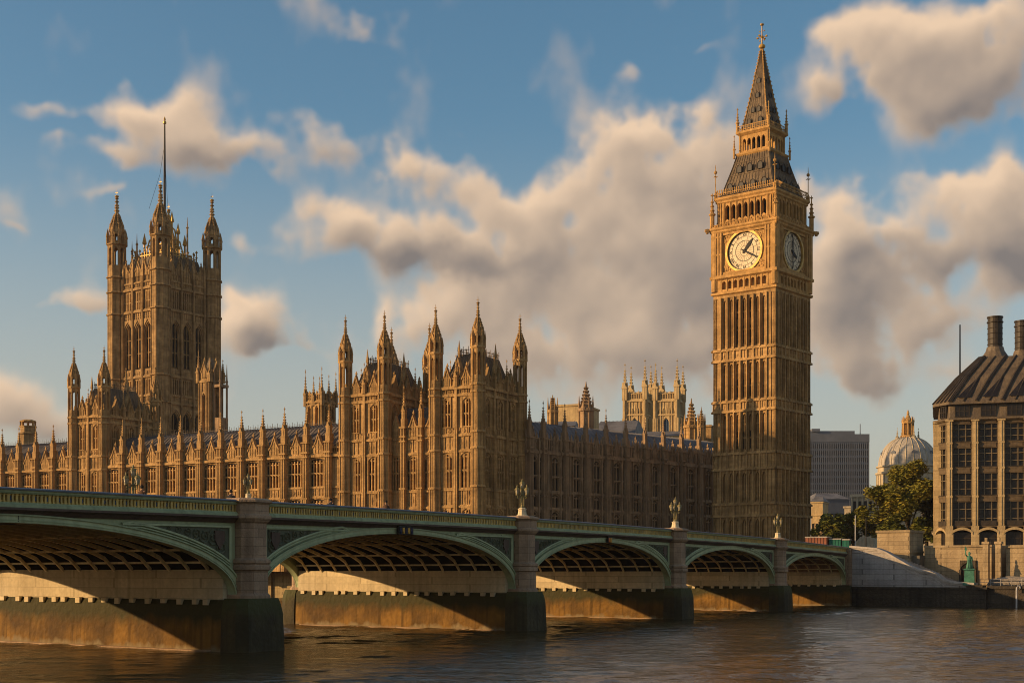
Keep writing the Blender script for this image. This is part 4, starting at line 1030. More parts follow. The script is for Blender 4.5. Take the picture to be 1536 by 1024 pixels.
                po = p.build('spandrel_panel', [M['darkgreen'], M['relief']], t); fr.build('panel_frame', M['green2'], po)
                h0 = hi2[1][1]-lo2[1][1]
                if h0 > 1.2:
                    sh = bmb(); cx = xe-side*.95; cz = hi2[1][1]-.75; sw = .42
                    sh.extr([(cx-sw, cz+.5), (cx+sw, cz+.5), (cx+sw, cz-.05), (cx, cz-.6), (cx-sw, cz-.05)], yo(.16), yo(.04))
                    sh.build('shield', M['brown'], po)
            # inner surface strip of the fascia rib seen from below
        # inner ribs and struts
        def ribz(u, h, z0): return z0+h*max(0., 1-abs(u)**2.0)**.56
        us = [-1+2*i/36 for i in range(37)]; mr, ar = (sa+sb)/2, (sb-sa)/2-1.7
        ia = [(mr+ar*u, ribz(u, zc+.14-4.72, 4.72)) for u in us]; ib = [(x, z+.24) for x, z in ia]
        for j in range(13):
            w = 1.7+j*1.72
            rb = bmb(); rb.strip(ia, ib, w-.075, w+.075); rb.build('rib', M['rib'], t)
        st = bmb()
        for u in (-.975, -.86, -.62, -.25, .25, .62, .86, .975):
            x = mr+ar*u; z = ribz(u, zc+.14-4.72, 4.72); st.box(x-.06, x+.06, .6, WB-.6, z+.02, z+.15)
        st.build('cross_strut', M['rib'], t)
    # parapets: cornice, pierced band with gold light in its ochre, rail
    segs = [(a+1.25, b-1.25) for a, b in zip(PIERS, PIERS[1:])]; segs[-1] = (PIERS[-2]+1.25, SB); segs = [(SA, PIERS[0]-1.25)]+segs
    for wa, sg in ((0, 1), (WB, -1)):
        yo = lambda v: wa-sg*v
        def sweep(mb, s0, s1, prof, n=10):             # profile (outward, below top) swept along the camber
            mb.loft([[(s0+(s1-s0)*i/n, yo(o), HT(s0+(s1-s0)*i/n)-dz) for o, dz in prof] for i in range(n+1)])
        for s0, s1 in segs:
            c = bmb(); sweep(c, s0, s1, [(-.3, 1.38), (.12, 1.38), (.32, 1.2), (.55, 1.1), (.55, .98), (-.3, .98)]); c.build('cornice', M['brown'], t)
            p = bmb()
            sweep(p, s0, s1, [(-.3, .98), (.42, .98), (.42, .86), (.3, .78), (.3, .72), (-.3, .72)])
            sweep(p, s0, s1, [(-.3, .30), (.30, .30), (.36, .22), (.36, .12), (-.3, .12)])
            p.build('parapet', M['green'], t)
            b = bmb(); sweep(b, s0, s1, [(-.3, .72), (.02, .72), (.02, .30), (-.3, .30)]); b.build('parapet_back', M['darkgreen'], t)  # dark panel stands in for the shade behind the slats
            rl = bmb(); sweep(rl, s0, s1, [(-.42, .12), (.48, .12), (.48, .05), (.3, .0), (-.3, .0), (-.42, .05)]); rl.build('handrail', M['railtop'], t)
            g = bmb(); gb = bmb(); nn = int((s1-s0)/.26)
            for i in range(nn+1):
                s = s0+(s1-s0)*i/nn; h = HT(s)
                w_ = .05 if i % 2 else .075
                g.box(s-w_, s+w_, yo(.2), yo(0), h-.72, h-.30)
                if i < nn:
                    x = s+(s1-s0)/nn/2
                    g.sq(x, yo(.1), [(.07, h-.38), (.03, h-.30)]); g.sq(x, yo(.1), [(.03, h-.72), (.07, h-.64)])
                    if i % 3 == 0: g.m = 1; g.box(x-.085, x+.085, yo(.16), yo(0), h-.62, h-.42); g.m = 0
            g.build('parapet_tracery', [M['ochre_light'], M['blue']], t)
    # abutment tower at the far end
    g = bmb(); g.box(SB-.8, SB+1.2, -.9, WB+.9, -2, HT(SB)-.2); g.build('abutment', M['granite'], t)
    g = bmb(); g.box(SB-.98, SB-.78, .4, WB-.4, 2.95, 4.85)
    for i in range(17):
        w = 1.3+i*1.34+random.uniform(-.3, .3); g.box(SB-1.25, SB-.9, w, w+.42, 2.72, 3.1)
    g.build('abutment_wall', M['ashlar'], t)
    g = bmb(); g.loft([[(SB-1.7, -.95, -3), (SB-.5, -.95, -3), (SB-.5, WB+.95, -3), (SB-1.7, WB+.95, -3)], [(SB-1.35, -.95, 2.7), (SB-.5, -.95, 2.7), (SB-.5, WB+.95, 2.7), (SB-1.35, WB+.95, 2.7)], [(SB-1.0, -.95, 2.97), (SB-.5, -.95, 2.97), (SB-.5, WB+.95, 2.97), (SB-1.0, WB+.95, 2.97)]]); g.build('abutment_footing', M['starling'], t)
    # joint covers on the web
    v = bmb()
    for sa, sb in zip(PIERS, PIERS[1:]):
        for q in (.5,): 
            x = sa+(sb-sa)*q; v.box(x-.025, x+.025, -.17, .02, HT(x)-1.7, HT(x)-1.25)
    v.build('joint_cover', M['darkgreen'], t)
    return t
bridge()

# ---- lamps on the pier tops
M['verd'] = mat('verdigris_and_gilt', (.15,.155,.075), (.30,.215,.075), rough=.5, scale=4)
M['lampglass'] = mat('lantern_glass', (.55,.48,.34), rough=.2, spec=.5)
def make_lamp():
    o = MB(); o.ngon(0, 0, [(.62, 0), (.62, .18), (.45, .25), (.40, .75), (.48, .82), (.3, .95)], 8); o = o.build('pedestal', M['granite'])
    return o
def lamp(label, s, w, sc=1.0):
    t = thing('street_lamp', label, 'street lamp', bp(s, w, HT(s)+.02), BR, 'triple lamps on the bridge parapets'); t.scale = (sc,)*3
    p = MB(); p.ngon(0, 0, [(.62, 0), (.62, .16), (.45, .24), (.38, .72), (.46, .8), (.30, .92)], 8); p.build('pedestal', M['ashlar'], t)
    p = MB(); p.ngon(0, 0, [(.27, .9), (.22, 1.0), (.13, 1.3), (.17, 1.35), (.11, 1.45), (.10, 2.1), (.2, 2.2), (.12, 2.3), (.09, 2.9)], 8)
    for k in range(3):
        p.frame(0, 0, 0, k*2*pi/3+.4); p.ngon(.2, 0, [(.05, 1.0), (.05, 1.9), (.02, 2.0)], 5)
        p.tube([(.05, 0, 2.15), (.25, 0, 2.02), (.48, 0, 2.05), (.55, 0, 2.25)], .05, 5)
        p.tube([(.45+.1*cos(i*.9), 0, 1.95+.1*sin(i*.9)) for i in range(8)], .03, 4)
    p.build('post', M['verd'], t)
    def lantern():
        g = MB(); g.ngon(0, 0, [(.13, 0), (.24, .42)], 8); g = g.build('lantern', M['lampglass'])
        c = MB(); c.ngon(0, 0, [(.16, -.1), (.15, .02), (.1, .0)], 8); c.ngon(0, 0, [(.27, .41), (.27, .46), (.16, .62), (.08, .66), (.09, .74), (.02, .95)], 8)
        for k in range(8):
            a = k*pi/4+pi/8; c.tube([(.14*cos(a), .14*sin(a), 0), (.25*cos(a), .25*sin(a), .43)], .018, 4)
        c.build('lantern_frame', M['verd'], g); return g
    L = Proto(lantern)
    for k in range(3):
        a = k*2*pi/3+.4; L.put(t, (.55*cos(a), .55*sin(a), 2.28))
    L.put(t, (0, 0, 2.9))
lamp('triple lantern lamp on the granite pier in front of the palace corner tower', PIERS[2], -.2, .82)
lamp('triple lantern lamp on the granite pier in front of the shaded north wing', PIERS[3], -.2, .86)
lamp('triple lantern lamp on the pier right in front of the clock tower', PIERS[4], -.2, .82)
lamp('dark triple lamp behind the far parapet, left of the great flagpole tower foot', 8.5, WB-4.4, .92)
lamp('short triple lamp on the pink granite pier at the left', PIERS[1], -.1, .42)
# navigation light boards hung over the arch crowns
M['orange'] = mat('orange_lamp', (.85,.22,.03), rough=.4); M['amber'] = mat('amber_board', (.75,.42,.06), rough=.5); M['navy'] = mat('navy_board', (.02,.025,.07), rough=.6)
def navboard(label, s, cols, z):
    t = thing('navigation_board', label, 'signal board', bp(s, -.32, z), BR)
    b = MB(); n = len(cols); b.box(-.34*n/2-.1, .34*n/2+.1, -.1, .06, -.42, .1); b.box(-.34*n/2-.16, .34*n/2+.16, -.16, .08, .1, .18); b.build('frame', M['black'], t)
    for i, c in enumerate(cols):
        x = (i-(n-1)/2)*.34; p = MB(); p.box(x-.13, x+.13, -.14, -.08, -.36, .05); p.extr([(x+.09*cos(2*pi*k/10), -.28+.09*sin(2*pi*k/10)) for k in range(10)], -.17, -.1); p.build('panel', M[c], t)
navboard('dark board of blue and yellow panels over the big arch', 16.9, ['navy', 'amber', 'navy', 'amber', 'navy'], 7.78)
navboard('small dark board with orange and amber panels over the third arch', 51.3, ['orange', 'amber'], 7.85)

# ---- people walking behind the parapet
M['skin'] = mat('skin', (.42,.24,.15), rough=.6); M['hair'] = mat('dark_hair', (.02,.015,.012), rough=.7)
M['coat1'] = mat('dark_coat', (.025,.025,.03), rough=.9); M['coat2'] = mat('brown_coat', (.09,.05,.03), rough=.9); M['jeans'] = mat('dark_trousers', (.03,.035,.05), rough=.9)
def person(label, s, w, face, coat, h=1.74):
    me = bpy.data.meshes.new('person')
    v = [(0,0,.95),(0,0,1.15),(0,.01,1.38),(0,0,1.50),(0,-.02,1.60),(0,-.03,1.70),
         (.10,0,.90),(.11,-.14,.50),(.11,-.06,.08),(.11,-.20,.04),(-.10,0,.90),(-.11,.10,.50),(-.11,.26,.12),(-.11,.14,.04),
         (.20,.01,1.40),(.25,.06,1.12),(.24,-.06,.88),(.24,-.09,.80),(-.20,.01,1.40),(-.25,-.03,1.12),(-.24,-.16,.90),(-.24,-.20,.82)]
    e = [(0,1),(1,2),(2,3),(3,4),(4,5),(0,6),(6,7),(7,8),(8,9),(0,10),(10,11),(11,12),(12,13),(2,14),(14,15),(15,16),(16,17),(2,18),(18,19),(19,20),(20,21)]
    rad = [.15,.145,.155,.06,.085,.07,.09,.065,.045,.04,.09,.065,.045,.04,.065,.05,.04,.035,.065,.05,.04,.035]
    me.from_pydata(v, e, []); o = bpy.data.objects.new('person', me); COL.objects.link(o)
    sk = o.modifiers.new('skin', 'SKIN'); sk.use_smooth_shade = True
    for i, r_ in enumerate(rad): me.skin_vertices[0].data[i].radius = (r_, r_*.8 if i < 3 else r_)
    me.skin_vertices[0].data[0].use_root = True
    o.modifiers.new('sub', 'SUBSURF').levels = 1; o.modifiers['sub'].render_levels = 2
    me.materials.append(M['skin'])
    z = HT(s)-1.2+.13; o.location = bp(s, w, z); o.rotation_euler = (0, 0, face); o.scale = (h/1.77,)*3
    tag(o, label, 'person', 'people walking on the bridge')
    c = MB(); c.ngon(0, 0, [(.20,.80),(.19,.95),(.18,1.15),(.225,1.36),(.15,1.46),(.075,1.52)], 12, sx=1.1, sy=.75)
    for sx, y1, y2 in ((1,.06,-.06),(-1,-.03,-.16)): c.tube([(sx*.17,.01,1.41),(sx*.25,y1,1.12),(sx*.245,y2,.90)], [.085,.072,.06], 8)
    c.build('coat', coat, o, smooth=True)
    tr = MB()
    for sx, ys in ((1,(0,-.14,-.05)),(-1,(0,.10,.26))): tr.tube([(sx*.09,ys[0],.93),(sx*.11,ys[1],.50),(sx*.11,ys[2],.10)], [.115,.085,.07], 8)
    tr.build('trousers', M['jeans'], o, smooth=True)
    hr = MB(); hr.ngon(0, .01, [(.09,1.60),(.105,1.66),(.10,1.73),(.06,1.785),(.01,1.80)], 10, cap0=False); hr.build('hair', M['hair'], o, smooth=True)
person('person in a dark coat walking right beside the pink granite pier', .9, 2.2, BR+pi/2, M['coat1'], 1.82)
person('person in a dark coat on the bridge below the ventilator turret', 11.6, 2.5, BR+pi/2, M['coat1'], 1.72)
person('person in a brown coat on the bridge before the left palace tower', 17.4, 1.8, BR-pi/2, M['coat2'], 1.78)
person('person in a brown coat far left on the bridge near the big pavilion', -5.5, 3.6, BR+pi/2, M['coat2'], 1.85)
# ------------------------------------------------------------------ river, land, embankments
EX, EY = BX+DX*133.4, BY+DY*133.4           # foot of the bridge on the far bank
BK = atan2(-NYY, -NXX)                      # heading of the bank, to the right
def bk(t_, back=0., z=0.):                  # along the bank to the right, back from the river
    return (EX-NXX*t_+NYY*back*1.0, EY-NYY*t_-NXX*back*1.0, z)
def mat_water():
    m = bpy.data.materials.new('river_water'); m.use_nodes = True; nt = m.node_tree; b = nt.nodes['Principled BSDF']
    b.inputs['Base Color'].default_value = (.085,.052,.018,1); b.inputs['Roughness'].default_value = .11; b.inputs['IOR'].default_value = 1.33
    tc = nt.nodes.new('ShaderNodeTexCoord'); mp = nt.nodes.new('ShaderNodeMapping'); mp.inputs['Scale'].default_value = (.8,1.6,1); nt.links.new(tc.outputs['Object'], mp.inputs[0])
    n = nt.nodes.new('ShaderNodeTexNoise'); n.inputs['Scale'].default_value = 1.6; n.inputs['Detail'].default_value = 5; nt.links.new(mp.outputs[0], n.inputs['Vector'])
    bp_ = nt.nodes.new('ShaderNodeBump'); bp_.inputs['Strength'].default_value = 1.0; bp_.inputs['Distance'].default_value = .10
    nt.links.new(n.outputs[0], bp_.inputs['Height']); nt.links.new(bp_.outputs[0], b.inputs['Normal'])
    return m
M['water'] = mat_water()
def river():
    import numpy as np
    rs = np.random.RandomState(5)
    ys = np.concatenate([[-300., -60.], np.arange(38, 130, .42), np.arange(130, 290, .6), [900.]])
    xs_ = np.concatenate([[-900.], np.arange(-112, 112, .55), [700.]])
    GX, GY = np.meshgrid(xs_, ys); H = np.zeros_like(GX)
    wx = GX+1.6*np.sin(GY*.21+1.3)+1.1*np.sin(GX*.17+GY*.05); wy = GY+1.5*np.sin(GX*.13)+.9*np.sin(GX*.31+.7)
    for k in range(60):
        lam = .7*(4.0/.7)**rs.rand(); th = np.radians(78+rs.normal(0, 24)); q = 2*np.pi/lam
        am = .0042*lam**.8*(.5+rs.rand())
        H += am*np.sin(q*(wx*np.cos(th)+wy*np.sin(th))+rs.rand()*6.28)
    gust = .75+.35*np.sin(GX*.045+GY*.02+.5)*np.sin(GY*.06-GX*.013)+.25*np.sin(GX*.11-GY*.09)
    H = np.where(H > 0, H*1.25, H*.85)*np.clip(gust, .3, 1.4)
    H[:, 0] = H[:, -1] = 0; H[:2] = 0; H[-1] = 0
    ny, nx = GX.shape; co = np.stack([GX, GY, H], -1).reshape(-1, 3)
    idx = np.arange(ny*nx).reshape(ny, nx); f = np.stack([idx[:-1, :-1], idx[:-1, 1:], idx[1:, 1:], idx[1:, :-1]], -1).reshape(-1, 4)
    me = bpy.data.meshes.new('river'); me.vertices.add(len(co)); me.vertices.foreach_set('co', co.ravel())
    me.loops.add(f.size); me.loops.foreach_set('vertex_index', f.ravel()); me.polygons.add(len(f))
    me.polygons.foreach_set('loop_start', np.arange(0, f.size, 4)); me.polygons.foreach_set('loop_total', np.full(len(f), 4))
    me.polygons.foreach_set('use_smooth', np.ones(len(f), dtype=bool)); me.materials.append(M['water']); me.update(); me.validate()
    o = bpy.data.objects.new('river', me); COL.objects.link(o); tag(o, kind='structure')
river()
M['ground'] = mat('city_ground', (.14,.12,.09), rough=.95, scale=.2)
M['soil'] = mat('river_mud', (.32,.25,.15), (.22,.17,.10), rough=.8, scale=.5, bump=.6)
def slab(mb, t0, t1, b0, b1, z0, z1):
    q = [bk(t0, b0), bk(t1, b0), bk(t1, b1), bk(t0, b1)]
    mb.loft([[(x, y, z0) for x, y, _ in q], [(x, y, z1) for x, y, _ in q]])
w = MB(); slab(w, -900, -14, 1.5, 6000, -3, 5.0); slab(w, -14, 9, 5, 6000, -3, 7.2); slab(w, 9, 1500, 14, 6000, -3, 8.2); w.build('ground', M['ground'])['kind'] = 'structure'
# palace river wall, seen through the arches
M['wallstone'] = mat('river_wall_stone', (.40,.31,.16), (.30,.22,.11), streak=.6, scale=.4, bump=.5, bscale=3, brick=(1.6,.6,.55), extra=tide((.13,.11,.06), None, (.42,.33,.18), -.3, 9))
wl = MB(); slab(wl, -420, -.5, 0, 1.6, -2, 5.6); slab(wl, -420, -.5, -.25, 1.9, 5.6, 6.0); slab(wl, -420, -.5, .2, .9, 6.0, 6.9)
for i in range(40): slab(wl, -4-i*8, -2.8-i*8, -.5, 1.2, -2, 7.2)
tag(wl.build('river_wall', M['wallstone']), 'sunlit stone terrace wall along the water beyond the bridge arches', 'wall')
# ---- right bank: grey ashlar wall with a swept coping, steps, retaining walls
M['grey'] = mat('grey_granite', (.47,.435,.40), (.38,.35,.32), rough=.85, streak=.45, scale=.5, bump=.4, bscale=5, brick=(2.2,.75,.45))
M['greyplain'] = mat('grey_coping', (.45,.41,.36), (.36,.325,.285), rough=.85, streak=.35, scale=.6, bump=.3)
M['quay'] = mat('wet_quay_stone', (.075,.058,.038), (.045,.037,.026), rough=.75, streak=.8, scale=.4, bump=.9, bscale=3, brick=(1.7,.6,.6))
M['buff'] = mat('buff_wall_stone', (.42,.32,.185), (.33,.245,.14), rough=.9, streak=.45, scale=.4, bump=.5, bscale=4, brick=(2.4,.62,.45))
def onbank(px, py):                          # point of the quay face under a photo position -> (t, z)
    q = (px-768)/F; t_ = (q*EY-EX)/(-NXX+q*NYY); Y = EY-NYY*t_; return t_, ZZ(py, Y)
def bmk(): m = MB(); m.T = lambda x, y, z: (EX-NXX*x+NYY*y, EY-NYY*x-NXX*y, z); return m
cop = [onbank(*p) for p in ((1266,818),(1300,820),(1316,821.5),(1330,827),(1347,837),(1365,847.5),(1378,853),(1396,856),(1405,860),(1416,868.5),(1430,871.5),(1462,873.5))]
cop = [(max(a, .6), b) for a, b in cop]
tE = cop[-1][0]
th = thing('stair_wall', 'grey ashlar wall with swept coping falling to the right from the bridge end', 'wall', (0,0,0))
b = bmk(); b.strip([(x, 2.6) for x, z in cop], [(x, z-.42) for x, z in cop], 0, 1.2); b.build('wall', M['grey'], th)
b = bmk(); b.strip([(x, z-.5) for x, z in cop], [(x, z-.28) for x, z in cop], -.16, 1.3); b.strip([(x, z-.28) for x, z in cop], [(x, z) for x, z in cop], -.3, 1.4); b.strip([(x, z-.95) for x, z in cop], [(x, z-.82) for x, z in cop], -.1, .2); b.build('coping', M['greyplain'], th)
b = bmk(); n = 26
for i in range(n):
    q = i/n; x = cop[2][0]+(cop[-2][0]-cop[2][0])*q; z = 7.6-4.6*q; b.box(x, x+(cop[-2][0]-cop[2][0])/n+.01, 1.5, 5.2, -1, z)
tag(b.build('stone_steps', M['greyplain']), 'flight of grey stone steps behind the swept coping wall', 'steps')
b = bmk(); b.box(.6, tE+1.6, -.35, 1.0, -3, 2.45); b.box(.6, tE+1.8, -.5, 1.0, 2.45, 2.75)
b.box(tE-1.0, tE+1.2, -.45, 1.2, 2.7, 3.05)
tag(b.build('quay_wall', M['quay']), 'dark wet quay wall under the grey ashlar, down to the water', 'wall')
b = bmk(); b.box(tE+1.6, 140, .3, 14, -3, 2.6); b.box(tE+1.6, 140, .05, 3, 2.6, 2.95)
tag(b.build('lower_quay', M['quay']), 'low dark quay platform at the right edge of the river', 'quay')
# upper retaining walls
b = bmk(); b.box(9, tE+.2, 7.0, 14.3, -1, 8.35); b.box(9, tE+.3, 6.8, 14.3, 8.35, 8.65)
tag(b.build('retaining_wall', M['buff']), 'buff retaining wall with an arched recess, left of the stone gate pillar', 'wall')
b = bmk(); b.box(tE+2.6, 140, 5.6, 14.3, -1, 8.2); b.box(tE+2.6, 140, 5.4, 14.3, 8.2, 8.55)
tag(b.build('retaining_wall', M['buff']), 'buff retaining wall below the columned building, right of the stone gate pillar', 'wall')
t1, t2 = 3.0, 7.6
b = bmk(); b.box(t1, t2+.2, 4.2, 10, 5.5, 10.5); b.box(t1-.15, t2+.35, 4.05, 10.15, 10.5, 10.85); b.box(t1-.1, t2+.3, 4.1, 10.1, 7.6, 7.9)
tag(b.build('stone_pedestal', M['buff']), 'large plain sunlit stone block at the bridge end', 'pedestal')
for dx, lb in ((tE-.3, 'stone gate pillar beside the green statue, left of a matching one'), (tE+1.4, 'stone gate pillar right of the green statue, the right one of the pair')):
    b = bmk(); b.box(dx, dx+.75, 4.6, 5.35, 0, 9.0); b.box(dx-.12, dx+.87, 4.48, 5.47, 8.7, 9.05); b.box(dx-.1, dx+.85, 4.5, 5.45, 3, 3.8); b.box(dx+.2, dx+.55, 4.8, 5.15, 9.05, 9.6)
    tag(b.build('gate_pillar', M['buff']), lb, 'pillar', 'gate pillars on the quay')
b = bmk(); b.box(14.3, 16.3, 6.9, 7.2, 2.9, 5.4); b.arch(14.2, 16.4, 5.0, 6.2, 6.5, 6.7, 7.1, 6); b.box(14.1, 14.4, 6.6, 7.1, 2.9, 5.2); b.box(16.2, 16.5, 6.6, 7.1, 2.9, 5.2)
d_ = thing('niche', 'dark arched recess in the buff retaining wall', 'niche', (0,0,0)); 
b.build('surround', M['quay'], d_)
b = bmk(); b.extr([(14.4, 3), (16.2, 3), (16.2, 5.2), (15.9, 5.8), (15.3, 6.1), (14.7, 5.8), (14.4, 5.2)], 6.86, 6.95); b.build('opening', M['void'], d_)  # flat near-black panel, the shade of the recess as colour
# green statue: robed figure with a raised arm on a tall plinth
M['verdi'] = mat('verdigris_bronze', (.075,.24,.16), (.05,.16,.11), rough=.55, streak=.5, scale=1.5, bump=.3)
sx, sy, _ = bk(tE-.9, .6); st = thing('statue', 'green bronze figure with raised arm on a plinth at the wall end', 'statue', (sx, sy, 3.02), radians(-20))
b = MB(); b.sq(0, 0, [(.85, 0), (.85, .3), (.68, .4), (.62, 2.0), (.74, 2.1), (.74, 2.25), (.5, 2.3)]); b.build('plinth', M['verdi'], st)
b = MB(); b.ngon(0, 0, [(.48, 2.25), (.42, 2.6), (.30, 3.2), (.27, 3.45), (.33, 3.75), (.30, 3.95), (.12, 4.08), (.10, 4.15), (.17, 4.25), (.18, 4.4), (.12, 4.53), (.02, 4.58)], 12, sy=.75)
b.tube([(-.26, 0, 3.9), (-.48, -.1, 4.2), (-.5, -.18, 4.65), (-.45, -.2, 4.85)], [.11, .09, .07, .06], 7); b.tube([(.28, 0, 3.9), (.42, -.05, 3.5), (.3, -.3, 3.3)], [.11, .09, .06], 7)
for k in range(7): a = -1.9+.62*k; b.tube([(.3*cos(a), .22*sin(a), 3.5), (.46*cos(a), .35*sin(a), 2.3)], .05, 5)
b.build('figure', M['verdi'], st, smooth=True)
b = MB(); b.extr([(-.6, 4.8), (-.3, 4.75), (-.35, 5.1), (-.5, 5.35), (-.62, 5.0)], -.25, -.12); b.build('torch', M['verdi'], st)
# davit, recess and landing things at the right edge
dx, dy, _ = bk(24.0, -.35)
b = MB(); b.tube([(0,0,-1), (0,0,2.3), (.02,0,2.75), (.2,0,3.0), (.42,0,2.95), (.5,0,2.7), (.35,0,2.5)], .11, 7)
M['white'] = mat('white_paint', (.6,.58,.55), rough=.5)
tag(b.build('mooring_post', M['white'], None, (dx, dy, 0)), 'white hooked mooring post standing in the water by the quay', 'post')
b = bmk(); b.box(24.6, 40, -.12, .5, -1, 1.7); b.box(24.4, 40, -.3, .5, 1.7, 2.0)
for i in range(14): b.box(25+i, 25.2+i, -.32, .2, -1, 1.75)
tag(b.build('fender_stage', M['quay']), 'dark timber fender stage against the quay at the right edge', 'landing stage')
b = bmk()
for i in range(12): b.tube([(18.4+i*1.4, 2.2, 2.9), (18.4+i*1.4, 2.2, 3.9)], .05, 5)
for z in (3.4, 3.9): b.tube([(18.4, 2.2, z), (33.8, 2.2, z)], .04, 5)
tag(b.build('railing', M['greyplain']), 'low metal railing along the quay platform at the right', 'railing')
M['canvas'] = mat('weathered_canvas', (.28,.25,.21), rough=.9, scale=2, bump=.6)
b = bmk()
for i, (x, l, h) in enumerate(((19.5, 5.5, 1.3), )):
    b.loft([[(x-l*.1, 3.2, 3), (x+l, 3.2, 3), (x+l, 5.2, 3), (x-l*.1, 5.2, 3)], [(x, 3.0, 3+h*.6), (x+l, 3.0, 3+h*.5), (x+l, 5.3, 3+h*.5), (x, 5.3, 3+h*.6)], [(x+l*.4, 4, 3+h), (x+l*.8, 4, 3+h*.9), (x+l*.8, 4.3, 3+h*.9), (x+l*.4, 4.3, 3+h)]])
tag(b.build('covered_boat', M['canvas']), 'grey tarpaulin covered boat lying on the right quay', 'boat')
# ---- hoardings and cabins at the bridge end
M['red'] = mat('red_hoarding', (.30,.115,.065), (.24,.09,.05), rough=.7, streak=.4, scale=.8); M['teal'] = mat('teal_cabin', (.02,.16,.11), (.016,.12,.085), rough=.6, streak=.4, scale=.8)
def cabin(px, Y, w_, d_, h, m, name, label, cat):
    t = thing(name, label, cat, (X(px, Y), Y, 6.6), radians(-25))
    b = MB(); b.box(0, w_, 0, d_, 0, h)
    for i in range(int(w_/.45)+1): b.box(i*.45-.04, i*.45+.04, -.05, .02, .1, h-.1)
    b.build('body', m, t); b = MB(); b.box(-.06, w_+.06, -.08, d_+.06, h-.12, h+.06); b.box(-.06, w_+.06, -.08, .05, 1.6, 1.7); b.build('frame', M['greyplain'], t)
cabin(1208, 214, 3.3, 3, 3.6, M['red'], 'site_cabin', 'red corrugated site cabin behind the parapet at the bridge end', 'cabin')
cabin(1244, 213, 1.7, 2, 3.3, M['teal'], 'site_cabin', 'teal green site cabin beside the red one, the wider teal one', 'cabin')
cabin(1264, 212, 1.0, 1.3, 3.2, M['teal'], 'site_cabin', 'narrow teal green cabin right of the wider teal one', 'cabin')
for px, Y, top, m, lb in ((1283, 212, 774, 'white', 'thin white pole near the bridge end'), (1299, 212, 778, 'pole', 'thin dark pole left of the large stone block')):
    b = MB(); b.ngon(0, 0, [(.12, 0), (.09, .6), (.07, ZZ(top, Y)-6.6), (.1, ZZ(top, Y)-6.55), (.02, ZZ(top, Y)-6.4)], 7); tag(b.build('pole', M[m], None, (X(px, Y), Y, 6.6)), lb, 'pole')

